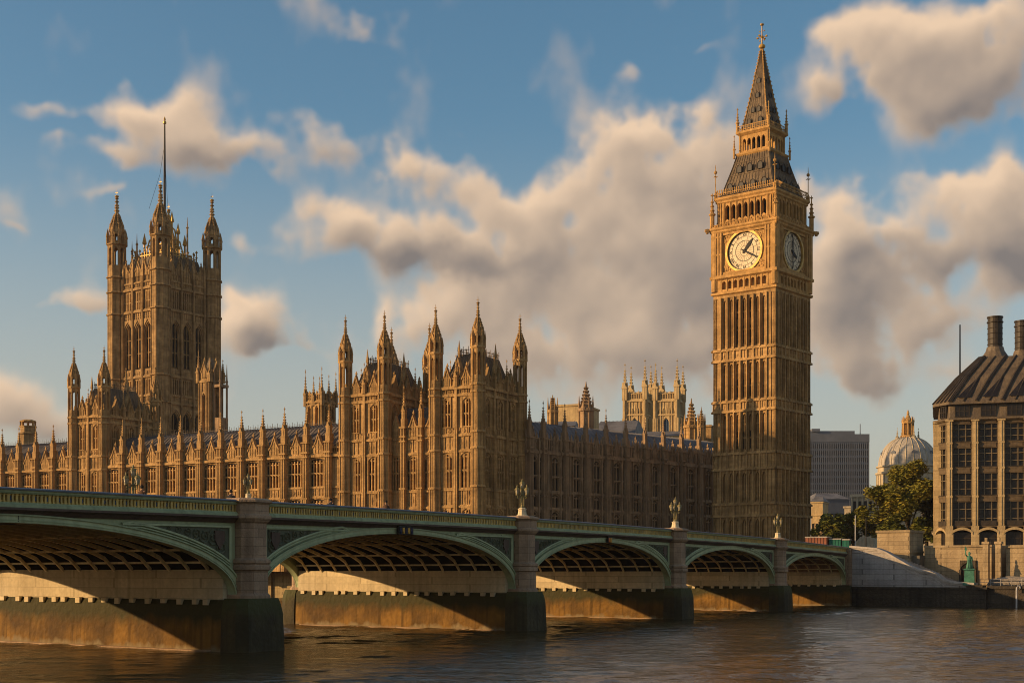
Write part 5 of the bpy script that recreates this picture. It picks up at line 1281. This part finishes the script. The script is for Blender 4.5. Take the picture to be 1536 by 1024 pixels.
# ------------------------------------------------------------------ columned building with the bronze roof, right
M['bronze'] = mat('bronze_roof', (.155,.115,.068), (.10,.075,.048), rough=.55, streak=.6, scale=.5, bump=.5, bscale=4, spec=.4)
M['mull'] = mat('bronze_mullion', (.22,.17,.10), rough=.5)
M['bronze2'] = mat('bronze_spandrel', (.13,.095,.055), (.09,.066,.04), rough=.6, scale=1.5, streak=.4)
M['col'] = mat('sandstone_column', (.56,.42,.22), (.47,.35,.175), rough=.85, streak=.4, scale=.5, bump=.3, brick=(3.,.7,.7))
M['frame'] = mat('dark_window_frame', (.05,.04,.03), rough=.5)
def columned():
    t = thing('office_building', 'sandstone columned office building with dark bronze roof and tall round chimneys', 'building', (X(1424, 228), 228, 8.4), radians(-17))
    p = 4.0; nb = 8; L = nb*p; D = 22; H = 21.1; ch = 3.0
    # footprint: front, chamfered left corner, left side
    faces_ = [((0, 0), 0., nb), ((-ch*.72, ch), atan2(-ch, ch*.72), 1), ((-ch*.72, D), -pi/2, 4)]
    cb = MB(); cb.loft([[(x, y, z) for x, y in ((.3, .9), (L, .9), (L, D), (-ch*.72+.9, D), (-ch*.72+.9, ch+.2))] for z in (-1, H+2.8)]); cb.build('core', M['void'], t)
    colm = MB(); trim = MB()
    def column():
        c = MB(); c.box(-.62, .62, -.35, .9, 0, 3.3)
        for z0, z1 in ((3.9, 8.6), (8.8, 13.2), (13.4, 17.3), (17.5, 21.0)): c.box(-.44, .44, -.28, .9, z0, z1); c.box(-.5, .5, -.34, .9, z1-.05, z1+.25)
        c.box(-.58, .58, -.33, .9, 3.2, 3.95); c.box(-.1, .1, -.36, -.2, 4, 20.9); c.box(-.62, .62, -.4, .9, 20.9, 21.25)
        return c.build('column', M['col'])
    CP = Proto(column)
    def window(w_):
        def mk():
            g = MB(); g.box(-w_/2, w_/2, .62, .66, 3.9, 20.9); o = g.build('window_bay', M['glass'])
            f = MB()
            for z0, z1 in ((3.9, 8.3), (8.8, 12.9), (13.4, 17.0), (17.5, 20.9)):
                f.m = 1; f.box(-w_/2, w_/2, .18, .66, z1-.45, z1+.55); f.box(-w_/2, w_/2, .05, .7, z0-.14, z0+.12); f.box(-w_/2+.3, w_/2-.3, .1, .3, z1-.3, z1+.4); f.m = 0
                f.m = 2
                for x in (-w_*.5+.06, -w_*.18, w_*.18, w_*.5-.06): f.box(x-.05, x+.05, .3, .66, z0, z1)
                f.box(-w_/2, w_/2, .34, .66, z0+(z1-z0)*.62, z0+(z1-z0)*.62+.1); f.box(-w_/2, w_/2, .38, .66, z0+(z1-z0)*.28, z0+(z1-z0)*.28+.08)
                f.m = 0; f.box(-w_/2+.25, w_/2-.25, -.05, .3, z0+.1, z0+.2); f.box(-w_/2+.25, w_/2-.25, -.06, -.02, z0+.2, z0+.9) if z0 < 4 else None
            f.build('frame', [M['frame'], M['bronze2'], M['mull']], o)
            a = MB(); a.box(-w_/2, w_/2, .5, .54, 0, 2.9); a.build('shop_glass', M['glass'], o)
            a = MB()
            for x in (-w_*.3, 0, w_*.3): a.box(x-.04, x+.04, .42, .52, 0, 2.8)
            a.box(-w_/2, w_/2, .42, .52, 1.9, 2.0); a.build('shop_frame', M['frame'], o)
            a = MB(); n = 10; lo = [(-w_/2-.15+(w_+.3)*i/n, 2.55+.75*sin(pi*i/n)**.7) for i in range(n+1)]; a.strip(lo, [(x, z+.42) for x, z in lo], -.42, .6); a.build('arch_hood', M['col'], o)
            return o
        return Proto(mk)
    W1 = window(3.05); W2 = window(2.5); W3 = window(3.4)
    for (ox, oy), ang, n in faces_:
        ln = L if n == nb else (hypot(ch, ch*.72) if n == 1 else D-ch); pp = ln/n
        if n == nb: cols = range(n+1)
        elif n == 1: cols = ()
        else: cols = range(n+1)
        for i in cols: CP.put(t, (ox+cos(ang)*pp*i, oy+sin(ang)*pp*i, 0), ang)
        for i in range(n):
            q = pp*(i+.5); (W1 if n == nb else W2 if n == 1 else W3).put(t, (ox+cos(ang)*q, oy+sin(ang)*q, 0), ang)
    # ledge, attic storey and roof
    def ring(o, z, x1=None): return [(-.25*o, -o, z), (L, -o, z), (L, D+o, z), (-ch*.72-o, D+o, z), (-ch*.72-o, ch-.3*o, z)]
    b = MB(); b.loft([ring(.2, H-.1), ring(.45, H+.1), ring(.45, H+.3), ring(.1, H+.4)]); b.build('ledge', M['bronze'], t)
    b = MB(); b.loft([ring(-.35, H+.4), ring(-.6, H+2.6)]); b.build('attic_wall', M['bronze'], t)
    def att():
        g = MB(); g.box(-1.1, 1.1, -.06, .1, 0, 1.8); o = g.build('attic_window', M['glass'])
        f = MB(); 
        for x in (-1.1, -.37, .37, 1.1): f.box(x-.06, x+.06, -.14, .02, 0, 1.9)
        for z in (0, .9, 1.85): f.box(-1.15, 1.15, -.14, .02, z-.05, z+.05)
        f.build('frame', M['frame'], o); return o
    AP = Proto(att)
    for i in range(nb): AP.put(t, (p*(i+.5), .38, H+.6))
    AP.put(t, (-ch*.36+.2, ch*.5+.15, H+.6), atan2(-ch, ch*.72), (.75, 1, 1))
    eave = [(-.1, -.4), (L, -.4), (L, D+.4), (-ch*.72-.4, D+.4), (-ch*.72-.4, ch-.1)]
    topr = [(5.4, 6.0), (L, 6.0), (L, D-6.5), (4.8, D-6.5), (4.8, 6.9)]
    midr = [(a_[0]*.52+b_[0]*.48, a_[1]*.52+b_[1]*.48) for a_, b_ in zip(eave, topr)]
    b = MB(); b.loft([[(x, y, H+2.6) for x, y in eave], [(x, y, H+3.0) for x, y in eave], [(x, y, H+7.2) for x, y in midr], [(x, y, H+11.0) for x, y in topr]])
    b.build('roof', M['bronze'], t)
    b = MB()
    def lerp(a_, b_, q): return (a_[0]+(b_[0]-a_[0])*q, a_[1]+(b_[1]-a_[1])*q)
    def riblet(e, md, tp, r_=.17): b.tube([(e[0], e[1], H+3.05), (md[0], md[1], H+7.28), (tp[0], tp[1], H+11.05)], r_, 5)
    for i in range(nb*2+1):
        x = p*i/2; q = max(0, min(1, (x+.3)/(L+.3))); riblet(lerp(eave[0], eave[1], q), lerp(midr[0], midr[1], q), lerp(topr[0], topr[1], q), .3 if i % 2 == 0 else .16)
    for i in range(5): q = i/4; riblet(lerp(eave[4], eave[0], q), lerp(midr[4], midr[0], q), lerp(topr[4], topr[0], q), .22)
    for i in range(11): q = i/10; riblet(lerp(eave[3], eave[4], q), lerp(midr[3], midr[4], q), lerp(topr[3], topr[4], q))
    b.build('roof_ribs', M['frame'], t)
    for i in range(nb):
        x0, x1 = p*i+.95, p*i+p-.95; f0 = (x0+.3)/(L+.3); f1 = (x1+.3)/(L+.3)
        b = MB(); q0, q1 = lerp(eave[0], eave[1], f0), lerp(eave[0], eave[1], f1); m0, m1 = lerp(midr[0], midr[1], f0+.012), lerp(midr[0], midr[1], f1-.012)
        b.poly([(q0[0], q0[1]-.06+.35, H+3.7), (q1[0], q1[1]-.06+.35, H+3.7), (m0[0]*.3+m1[0]*.7, m0[1]-.1, H+7.08), (m0[0]*.7+m1[0]*.3, m0[1]-.1, H+7.08)]); b.build('rooflight', M['glass'], t)
    for cx in (7.35, 11.9):
        cz = 0 if cx < 8 else 0
        b = MB(); b.ngon(cx, 8.6 if cx < 8 else 14, [(3.3, H+9.8), (2.8, H+10.7), (2.2, H+11.2), (1.55, H+12.2), (1.35, H+12.9)], 14); b.build('chimney_base', M['bronze'], t)
        b = MB(); b.ngon(cx, 8.6 if cx < 8 else 14, [(1.2, H+12.5), (1.2, H+16.9), (1.35, H+17.0), (1.35, H+17.15), (1.2, H+17.2), (1.2, H+17.7), (1.32, H+17.8), (1.32, H+18.0)], 18)
        for z in (13.3, 14.2, 15.1, 16.0): b.ngon(cx, 8.6 if cx < 8 else 14, [(1.24, H+z), (1.27, H+z+.06), (1.24, H+z+.12)], 18)
        b.build('chimney', M['frame'], t)
columned()
b = MB(); b.ngon(0, 0, [(.22, 0), (.2, 14), (.12, ZZ(487, 262)-8)], 8); tag(b.build('mast', M['pole'], None, (X(1440, 262), 262, 8)), 'tall thin dark mast behind the bronze roofed building', 'mast')

# ------------------------------------------------------------------ behind the palace
# twin pale abbey towers
def abbey(px, label, Y):
    t = thing('church_tower', label, 'church tower', (X(px, Y), Y, 5), radians(-22), 'twin pale church towers'); t.scale = (1, 1, (ZZ(545, Y)-5)/(ZZ(545, 430)-5))
    mb = MB(); a = 3.3; core(mb, -a, a, -a, a, 0, 55)
    for k in range(4):
        ang = k*pi/2; mb.frame(-a*cos(ang)+a*sin(ang), -a*sin(ang)-a*cos(ang), 0, ang); L = 2*a
        mb.box(0, L, 0, T, 0, 36); wins(mb, L, 36, 50, [(L/2, 1.7, 37.5, 45.4, 46.9)], False); course(mb, L, 36); course(mb, L, 47.8); band(mb, L, 48.2, 52, 1.4); course(mb, L, 52, .4, .35); parapet(mb, L, 52.6, 2.0, .7, .6)
        for xx in (.0, L): mb.box(xx-.75, xx+.75, -.6, .3, 0, 47); mb.box(xx-.6, xx+.6, -.4, .3, 47, 53.5); mb.box(xx-.12, xx+.12, -.75, -.3, 20, 53)
        ribs(mb, (1.6, L-1.6), 36, 52, .25, .25)
    mb.build('wall', M['abbey'], t)
    g = MB(); g.box(-.9, .9, -.03, .03, 0, 9)
    for k in range(4):
        ang = k*pi/2; g2 = MB(); g2.box(-.9, .9, .34, .38, 0, 9.3); g2.box(-.08, .08, .15, .4, 0, 9.3); g2.build('belfry_window', M['blue'], t, (a*sin(ang), -a*cos(ang), 37.5), ang)
    for sx in (-1, 1):
        for sy in (-1, 1):
            p_ = make_pinnacle(11.5 if (sx, sy) != (1, -1) else 12.5, .75, 'pinnacle', M['abbey']); p_.parent = t; p_.location = (sx*a, sy*a, 52.5)
abbey(957, 'pale golden church tower with four spikes, the left of the twin pair', 446.)
abbey(1004, 'pale golden church tower with four spikes, the right of the twin pair', 418.)
def block(name, label, px0, px1, Y, ztop, depth, m, rot=0., roof=None, win=None, cat='building', z0=5.):
    w_ = (px1-px0)/F*Y/cos(rot)*.97; t = thing(name, label, cat, (X(px0, Y), Y, z0), rot); h = ztop-z0
    b = MB(); b.box(0, w_, 0, depth, 0, h)
    for z in (h-.5, h*.8): b.box(-.25, w_+.25, -.25, depth+.25, z, z+.4)
    if win:
        for zz in win[1]:
            for i in range(win[0]): x = w_*(i+.5)/win[0]; b.box(x-w_/win[0]*.4, x-w_/win[0]*.3, -.15, .05, zz-.2, zz+2.4); b.box(x+w_/win[0]*.3, x+w_/win[0]*.4, -.15, .05, zz-.2, zz+2.4); b.box(x-w_/win[0]*.42, x+w_/win[0]*.42, -.3, .05, zz+2.3, zz+2.6)
    b.build('wall', m, t)
    if win:
        def wn():
            g = MB(); g.box(-w_/win[0]*.3, w_/win[0]*.3, -.06, .02, 0, 2.3); return g.build('window', M['glass'])
        wp = Proto(wn)
        for zz in win[1]:
            for i in range(win[0]): wp.put(t, (w_*(i+.5)/win[0], 0, zz))
    if roof:
        b = MB(); kind, rh, rm = roof
        b.loft([[(-.4, -.4, h), (w_+.4, -.4, h), (w_+.4, depth+.4, h), (-.4, depth+.4, h)], [(.3 if kind == 'gable' else w_*.2, depth*.45, h+rh), (w_-.3 if kind == 'gable' else w_*.8, depth*.45, h+rh), (w_-.3 if kind == 'gable' else w_*.8, depth*.55, h+rh), (.3 if kind == 'gable' else w_*.2, depth*.55, h+rh)]])
        for i in range(int(w_)): x = i+.5; b.box(x-.05, x+.05, depth*.45, depth*.5, h+rh, h+rh+.12)
        b.build('roof', rm, t)
    return t, w_, h
block('stone_block', 'flat topped pale stone block behind the north wing roof', 829, 877, 330, ZZ(607, 330), 12, M['abbey'], radians(-20), None, (4, (30,)))
block('hall_roof', 'big grey blue lead roof behind the north wing, next to the corner tower', 770, 862, 310, ZZ(640, 310), 24, M['stone2'], radians(-8), ('gable', 2.2, M['lead']))
block('gabled_hall', 'golden stone hall with grey roof left of the twin church towers', 888, 950, 345, ZZ(652, 345), 20, M['abbey'], radians(-15), ('gable', 4.2, M['lead']), (5, (30,)))
block('nave', 'pale stone nave with grey roof below the twin church towers', 935, 1060, 400, ZZ(655, 400), 26, M['abbey'], radians(-12), ('gable', 2.5, M['lead']), (7, (34,)))
def spike(px, Y, top, base, r_, label, m='stone2', name='spire_turret'):
    t = thing(name, label, 'turret', (X(px, Y), Y, 5)); zt = ZZ(top, Y)-5; zb = ZZ(base, Y)-5
    b = MB(); b.ngon(0, 0, [(r_, 0), (r_, zb)], 8); 
    for k in range(8): b.frame(r_*cos(k*pi/4+pi/8), r_*sin(k*pi/4+pi/8), 0, k*pi/4+pi/8); b.box(-.12, .12, -.12, .12, 0, zb+1); b.sq(0, 0, [(.14, zb+1), (.02, zb+3)])
    b.frame(); b.ngon(0, 0, [(r_*1.2, zb-.3), (r_*1.2, zb+.2), (r_, zb+.4)], 8); b.build('shaft', M[m], t)
    b = MB(); spirelet(b, 0, 0, zb, zt, r_*.95, 8, 7, r_*.14); b.build('spire', M[m], t)
spike(879, 300, 572, 615, 1.6, 'dark pointed spire before the flat stone block', 'stoned')
spike(829, 300, 592, 617, 1.1, 'small spire at the left of the flat stone block', 'stone2')
spike(1037, 330, 597, 640, 1.7, 'golden spired turret just left of the clock tower', 'stone')
spike(1052, 325, 610, 640, .9, 'thin golden spire closest to the clock tower shaft', 'stone')
block('stone_block', 'low dark stone roofline touching the clock tower shaft', 1030, 1066, 335, ZZ(638, 335), 12, M['stone2'], radians(-20), None)
# stair turret right of the great tower, its shaded side in stone of a darkened colour
def stair_tower():
    Y = 316.; t = thing('stair_tower', 'narrow tower with a dark shaded side, right of the great flagpole tower', 'tower', (X(316, Y), Y, 5), radians(-36))
    a = 1.9; mb = MB(); core(mb, -a, a, -a, a, 0, ZZ(560, Y)-5); h = ZZ(575, Y)-5
    for k in range(4):
        ang = k*pi/2; mb.frame(-a*cos(ang)+a*sin(ang), -a*sin(ang)-a*cos(ang), 0, ang); L = 2*a
        mb.box(0, L, 0, T, 0, 26); wins(mb, L, 26, h, [(L/2, 1.0, 28, h-4, h-2.6)], False); course(mb, L, h, .4, .3); parapet(mb, L, h+.6, 1.5, .5, .6); ribs(mb, (.15, L-.15, .8, L-.8), 20, h, .2, .2)
        gable(mb, L/2, 2.0, h+1, 3.5, -.1, .3)
    mb.build('wall', M['stone2'], t); b = MB(); b.sq(0, 0, [(a-.4, h), (a-.9, h+3), (.3, ZZ(537, Y)-5)]); b.build('roof', M['iron'], t)
    for sx, sy, d in ((-1, -1, 2), (1, -1, 0), (1, 1, 0), (-1, 1, 0)):
        p_ = make_pinnacle(5.5+d, .42, 'pinnacle', M['stone2']); p_.parent = t; p_.location = (sx*a, sy*a, h)
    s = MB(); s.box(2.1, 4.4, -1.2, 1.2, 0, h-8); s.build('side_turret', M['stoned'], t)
    for (x, y) in ((2.3, -1), (4.2, -1), (4.2, 1), (2.3, 1)):
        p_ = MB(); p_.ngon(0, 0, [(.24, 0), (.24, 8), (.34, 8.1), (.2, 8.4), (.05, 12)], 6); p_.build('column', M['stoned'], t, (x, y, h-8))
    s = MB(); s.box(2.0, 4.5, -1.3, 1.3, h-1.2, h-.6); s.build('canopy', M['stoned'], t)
stair_tower()
# ventilator turret with tall spikes, and the octagonal chimney far left
def vent_turret():
    Y = 282.; t = thing('vent_turret', 'small square turret with a ring of tall thin spikes above the long wing roof', 'turret', (X(481, Y), Y, 5), radians(-33))
    a = 2.15; h = ZZ(606, Y)-5; mb = MB(); core(mb, -a, a, -a, a, 0, h+1)
    for k in range(4):
        ang = k*pi/2; mb.frame(-a*cos(ang)+a*sin(ang), -a*sin(ang)-a*cos(ang), 0, ang); L = 2*a
        mb.box(0, L, 0, T, 0, 25); wins(mb, L, 25, h, [(L*.27, .8, 26.2, h-1.6, h-.8), (L*.73, .8, 26.2, h-1.6, h-.8)], False); course(mb, L, h, .3, .25); parapet(mb, L, h+.4, 1.5, .5, .4)
    mb.build('wall', M['stone'], t)
    for (x, y, hh) in ((-a, -a, 6.5), (a, -a, 6.8), (a, a, 6.2), (-a, a, 5.6), (0, -a, 5), (a, 0, 5.4)):
        p_ = make_pinnacle(hh+1.0, .3, 'pinnacle', M['stone2']); p_.parent = t; p_.location = (x, y, h-.6)
vent_turret()
def chimney_block():
    Y = 318.; t = thing('chimney_stack', 'stout stone chimney stack with an open crown, far left', 'chimney', (X(42, Y), Y, 5), radians(-30))
    h = ZZ(641, Y)-5; b = MB(); b.ngon(0, 0, [(1.9, 0), (1.9, h-1.8), (2.15, h-1.6), (2.15, h-1.3), (1.75, h-1.1), (1.75, h), (2.0, h+.1), (2.0, h+.3)], 8)
    b.build('stack', M['stone2'], t); b = MB()
    for k in range(8): b.frame(1.6*cos(k*pi/4), 1.6*sin(k*pi/4), h, k*pi/4); b.box(-.15, .15, -.15, .15, 0, 1.2)
    b.frame(0, 0, h); b.ngon(0, 0, [(1.9, 1.2), (1.9, 1.45), (.9, 1.8)], 8); b.build('crown', M['goldstone'], t)
chimney_block()
# far office slab
M['slabc'] = mat('blue_grey_cladding', (.145,.16,.185), (.12,.135,.16), rough=.7, scale=.05); M['slabw'] = mat('slab_windows', (.05,.058,.07), rough=.25)
def slab_tower():
    Y = 700.; x0 = X(1196, Y); w_ = (1303-1196)/F*Y; t = thing('office_slab', 'tall blue grey office slab with a window grid, far behind right of the clock tower', 'building', (x0, Y, 0), 0)
    h = ZZ(652, Y); b = MB(); b.box(0, w_, 0, 18, 0, h); b.build('wall', M['slabw'], t)
    n = 34; f = MB()
    for i in range(n+1): x = w_*i/n; f.box(x-.24, x+.24, -.4, .1, 0, h)
    for k in range(21): z = 2+(h-6)*k/20; f.box(0, w_, -.25, .1, z-.55, z+.55)
    f.box(-.3, w_+.3, -.5, 18.3, h-3.6, h+.4)
    for k in range(21): z = 2+(h-6)*k/20; f.box(-.25, .05, 0, 18, z-.5, z+.5); f.box(w_-.05, w_+.25, 0, 18, z-.5, z+.5)
    f.build('cladding', M['slabc'], t)
    b = MB(); b.box(4, w_-6, 4, 14, h+.4, h+2.4); b.ngon(w_-3, 5, [(.25, h), (.2, h+6)], 6); b.box(8, 12, 3, 8, h+2, h+3.4); b.build('plant_room', M['slabc'], t)
slab_tower()
block('grey_offices', 'grey block with rows of small windows in front of the office slab', 1222, 1276, 520, ZZ(748, 520), 14, M['slabc'], radians(6), ('hip', 2.5, M['lead']), (9, (6, 9.5, 13, 16.5, 20)))
block('corner_house', 'low sunlit pale house at the foot of the office slab', 1217, 1233, 440, ZZ(752, 440), 8, M['abbey'], radians(-25), ('hip', 1.6, M['lead']), (3, (6, 9.5, 13)))
# domed hall
M['dome'] = mat('pale_lead_dome', (.46,.41,.33), (.38,.34,.28), rough=.6, streak=.5, scale=.25, bump=.3)
M['hallst'] = mat('portland_stone', (.52,.44,.30), (.42,.35,.23), rough=.85, streak=.5, scale=.3, bump=.4)
def dome_hall():
    Y = 470.; cx = X(1362, Y); t = thing('domed_hall', 'pale hall with a big ribbed dome and small lantern, beyond the trees', 'domed building', (cx, Y, 5), radians(-20))
    zz = lambda p: ZZ(p, Y)-5
    R = 9.6; zb = zz(699); zt = zz(655)
    b = MB(); prof = [(R*cos(a_)**.9 if a_ < 1.5 else .9, zb+(zt-zb)*sin(a_)) for a_ in [i*1.42/12 for i in range(13)]]
    b.ngon(0, 0, prof, 48, cap0=False); b.build('dome', M['dome'], t, smooth=True)
    b = MB()
    for k in range(24):
        a_ = 2*pi*k/24; b.tube([(r_*cos(a_), r_*sin(a_), z) for r_, z in prof], .16, 4)
    b.build('dome_ribs', M['hallst'], t)
    b = MB(); b.ngon(0, 0, [(R+.5, zz(740)), (R+.5, zz(713)), (R+1.1, zz(711)), (R+1.1, zz(709)), (R+.3, zz(708)), (R+.3, zz(702)), (R+.8, zz(701)), (R+.8, zz(699)), (R-.2, zz(698))], 40)
    for k in range(32): a_ = 2*pi*k/32; b.frame((R+.55)*cos(a_), (R+.55)*sin(a_), 0, a_); b.box(-.1, .25, -.35, .35, zz(738), zz(713))
    b.build('drum', M['hallst'], t)
    b = MB()
    for k in range(8):
        a_ = 2*pi*k/8+.3; r_ = R*.87; z = zz(682); b.frame(r_*cos(a_), r_*sin(a_), z, a_-pi/2+pi); b.extr([(.95*cos(2*pi*i/14), .95*sin(2*pi*i/14)) for i in range(14)], -.6, .5)
    b.build('dome_roundel', M['slabc'], t)
    b = MB(); zl = zz(656); h = zz(614)-zl
    b.ngon(0, 0, [(2.6, zl-1), (2.6, zl+h*.06), (2.2, zl+h*.08)], 12)
    for k in range(8): a_ = 2*pi*k/8; b.frame(1.7*cos(a_), 1.7*sin(a_), 0, a_); b.box(-.25, .3, -.25, .25, zl, zl+h*.55); b.sq(.2, 0, [(.25, zl+h*.55), (.05, zl+h*.75)])
    b.frame(); b.ngon(0, 0, [(.8, zl), (.8, zl+h*.5)], 8); b.ngon(0, 0, [(2.1, zl+h*.5), (2.1, zl+h*.55), (1.4, zl+h*.62), (.9, zl+h*.7), (.4, zl+h*.82), (.5, zl+h*.86), (.06, zl+h)], 10); b.build('lantern', M['goldstone'], t)
    for a_ in (.6, 2.2, 3.7, 5.3):
        p_ = make_pinnacle(6.0, .5, 'pinnacle', M['hallst']); p_.parent = t; p_.location = (3.9*cos(a_), 3.9*sin(a_), zz(668))
    b = MB(); b.box(-13, 13, -12, 12, 0, zz(738)); b.box(-13.4, 13.4, -12.4, 12.4, zz(738), zz(735)); b.box(-16, -10, -10, 8, 0, zz(752)); b.box(-16.4, -9.6, -10.4, 8.4, zz(752), zz(749)); b.box(-20, -15.5, -8, 6, 0, zz(762)); b.box(-20.4, -15.2, -8.4, 6.4, zz(762), zz(759))
    for i in range(9): x = -12+i*3; b.box(x-.4, x+.4, -12.3, -11.9, 2, zz(739)); 
    b.build('hall', M['hallst'], t)
    for i in range(8):
        b = MB(); b.box(-.6, .6, -.08, .1, 0, 6); b.build('window', M['glass'], t, (-10.5+i*3, -12, zz(768)))
    for i in range(3):
        b = MB(); b.box(-.6, .6, -.08, .1, 0, 5); b.build('window', M['glass'], t, (-16, -7+i*5, zz(775)), -pi/2)
dome_hall()
def pavilion_house():
    Y = 400.; t = thing('pillared_house', 'small pale pillared house peeking above the trees left of the dome', 'building', (X(1277, Y), Y, 5), radians(-25)); h = ZZ(741, Y)-5
    b = MB(); b.box(0, 6.5, 0, 8, 0, h-.8); b.box(-.4, 6.9, -.4, 8.4, h-.8, h-.3); b.box(-.2, 6.7, -.2, 8.2, h-.3, h); 
    for x in (.2, 1.7, 3.2, 4.7, 6.3): b.ngon(x, -.25, [(.3, h-5.5), (.24, h-1.2), (.36, h-.8)], 8)
    b.box(-.3, 6.8, -.5, .1, h-6, h-5.5); b.build('wall', M['hallst'], t)
    def wn():
        g = MB(); g.box(-.4, .4, -.03, .03, 0, 3); return g.build('window', M['glass'])
    wp = Proto(wn)
    for x in (.95, 2.45, 3.95, 5.5): wp.put(t, (x, -.02, h-5.0))
pavilion_house()

# ------------------------------------------------------------------ trees
def leafmat(name, c1, c2, c3):
    m = bpy.data.materials.new(name); m.use_nodes = True; nt = m.node_tree; b = nt.nodes['Principled BSDF']; b.inputs['Roughness'].default_value = .8; b.inputs['Specular IOR Level'].default_value = .15
    tc = nt.nodes.new('ShaderNodeTexCoord'); n = nt.nodes.new('ShaderNodeTexNoise'); n.inputs['Scale'].default_value = .55; n.inputs['Detail'].default_value = 5; nt.links.new(tc.outputs['Object'], n.inputs['Vector'])
    r = nt.nodes.new('ShaderNodeValToRGB'); r.color_ramp.elements[0].position = .35; r.color_ramp.elements[0].color = c1+(1,); r.color_ramp.elements[1].position = .7; r.color_ramp.elements[1].color = c3+(1,)
    e = r.color_ramp.elements.new(.52); e.color = c2+(1,); nt.links.new(n.outputs[0], r.inputs[0]); nt.links.new(r.outputs[0], b.inputs['Base Color'])
    return m
M['leafA'] = leafmat('autumn_leaves', (.12,.13,.022), (.22,.20,.03), (.38,.28,.036))
M['leafB'] = leafmat('green_leaves', (.08,.095,.018), (.14,.145,.024), (.23,.19,.028))
M['bark'] = mat('bark', (.05,.038,.025), rough=.95, scale=2, bump=.8)
def tree(label, px, Y, top, halfw, base, m, n=7000, seed=1, trunk=.38, z0=8.0):
    R_ = random.Random(seed); zt = ZZ(top, Y); W = halfw/F*Y
    t = thing('tree', label, 'tree', (X(px, Y), Y, z0), R_.uniform(0, 6), 'trees on the right bank'); H = zt-z0
    b = MB(); b.tube([(0,0,-.5), (.1,0,H*.2), (-.1,.15,H*.42), (.1,.1,H*.75)], [trunk, trunk*.75, trunk*.55, trunk*.12], 8)
    lobes = []
    for k in range(13):
        a_ = 2*pi*k/13*2.4+R_.uniform(-.4, .4); q = R_.uniform(.2, 1); zz = H*(.32+.55*R_.random())
        wr = W*.74*q*sqrt(max(.05, 1-((zz/H-.5)/.52)**2)); p_ = (wr*cos(a_), wr*sin(a_), zz); lobes.append((p_, R_.uniform(.22, .36)*W))
        b.tube([(0, .05, H*R_.uniform(.2, .45)), (p_[0]*.5, p_[1]*.5, p_[2]*.82), p_], [trunk*.4, trunk*.25, .04], 5)
    lobes.append(((0, 0, H*.8), W*.36)); lobes.append(((0, 0, H*.56), W*.5))
    b.build('trunk', M['bark'], t)
    c = MB()
    for i in range(n):
        (lx, ly, lz), lr = R_.choice(lobes)
        th_ = R_.uniform(0, 2*pi); u = R_.uniform(-1, 1); rr = lr*(R_.random()**.45)*R_.uniform(.8, 1.18); q = sqrt(1-u*u)
        x, y, z = lx+rr*q*cos(th_), ly+rr*q*sin(th_), lz+rr*u*.85
        if z < base: continue
        s = R_.uniform(.14, .34); a1 = R_.uniform(0, 6.3); tl = R_.uniform(-.9, .9)
        ux, uy, uz = cos(a1)*s, sin(a1)*s, R_.uniform(-.4, .4)*s; vx, vy, vz = -sin(a1)*cos(tl)*s, cos(a1)*cos(tl)*s, sin(tl)*s
        c.poly([(x-ux, y-uy, z-uz), (x+vx*.7, y+vy*.7, z+vz*.7), (x+ux, y+uy, z+uz), (x-vx*.7, y-vy*.7, z-vz*.7)])
    c.build('crown', m, t)
tree('biggest autumn tree, its top against the dome, left of the columned building', 1364, 241, 680, 52, .8, M['leafA'], 17000, 3)
tree('autumn tree leaning against the columned building, right of the biggest tree', 1390, 243, 702, 36, .8, M['leafB'], 9000, 4)
tree('olive tree in front of the pillared house, left of the biggest tree', 1320, 244, 722, 42, .6, M['leafA'], 11000, 5)
tree('low dark green tree below the grey offices, beside the clock tower', 1242, 246, 767, 32, .8, M['leafB'], 6000, 6)
tree('low dark green tree between the grey offices and the olive tree', 1280, 250, 760, 32, .8, M['leafB'], 6000, 7)
tree('small dark tree at the foot of the columned building', 1340, 238, 768, 34, .6, M['leafB'], 6000, 8)
tree('small dark tree behind the large stone block', 1382, 236, 772, 26, .5, M['leafB'], 5000, 9)

for o in S.objects:
    if o.parent is None and o.type in ('MESH', 'EMPTY') and o.get('label') and not o.get('kind'): o['kind'] = 'thing'

# ------------------------------------------------------------------ thin evening haze over the river and city
hz = bpy.data.materials.new('haze'); hz.use_nodes = True; nt = hz.node_tree; nt.nodes.clear()
pv = nt.nodes.new('ShaderNodeVolumePrincipled'); pv.inputs['Color'].default_value = (.86,.88,.92,1); pv.inputs['Density'].default_value = .00006; pv.inputs['Anisotropy'].default_value = .2
ou = nt.nodes.new('ShaderNodeOutputMaterial'); nt.links.new(pv.outputs[0], ou.inputs['Volume'])
b = MB(); b.box(-1300, 1300, -320, 1150, -4.5, 135); o = b.build('haze', hz); tag(o, kind='stuff')
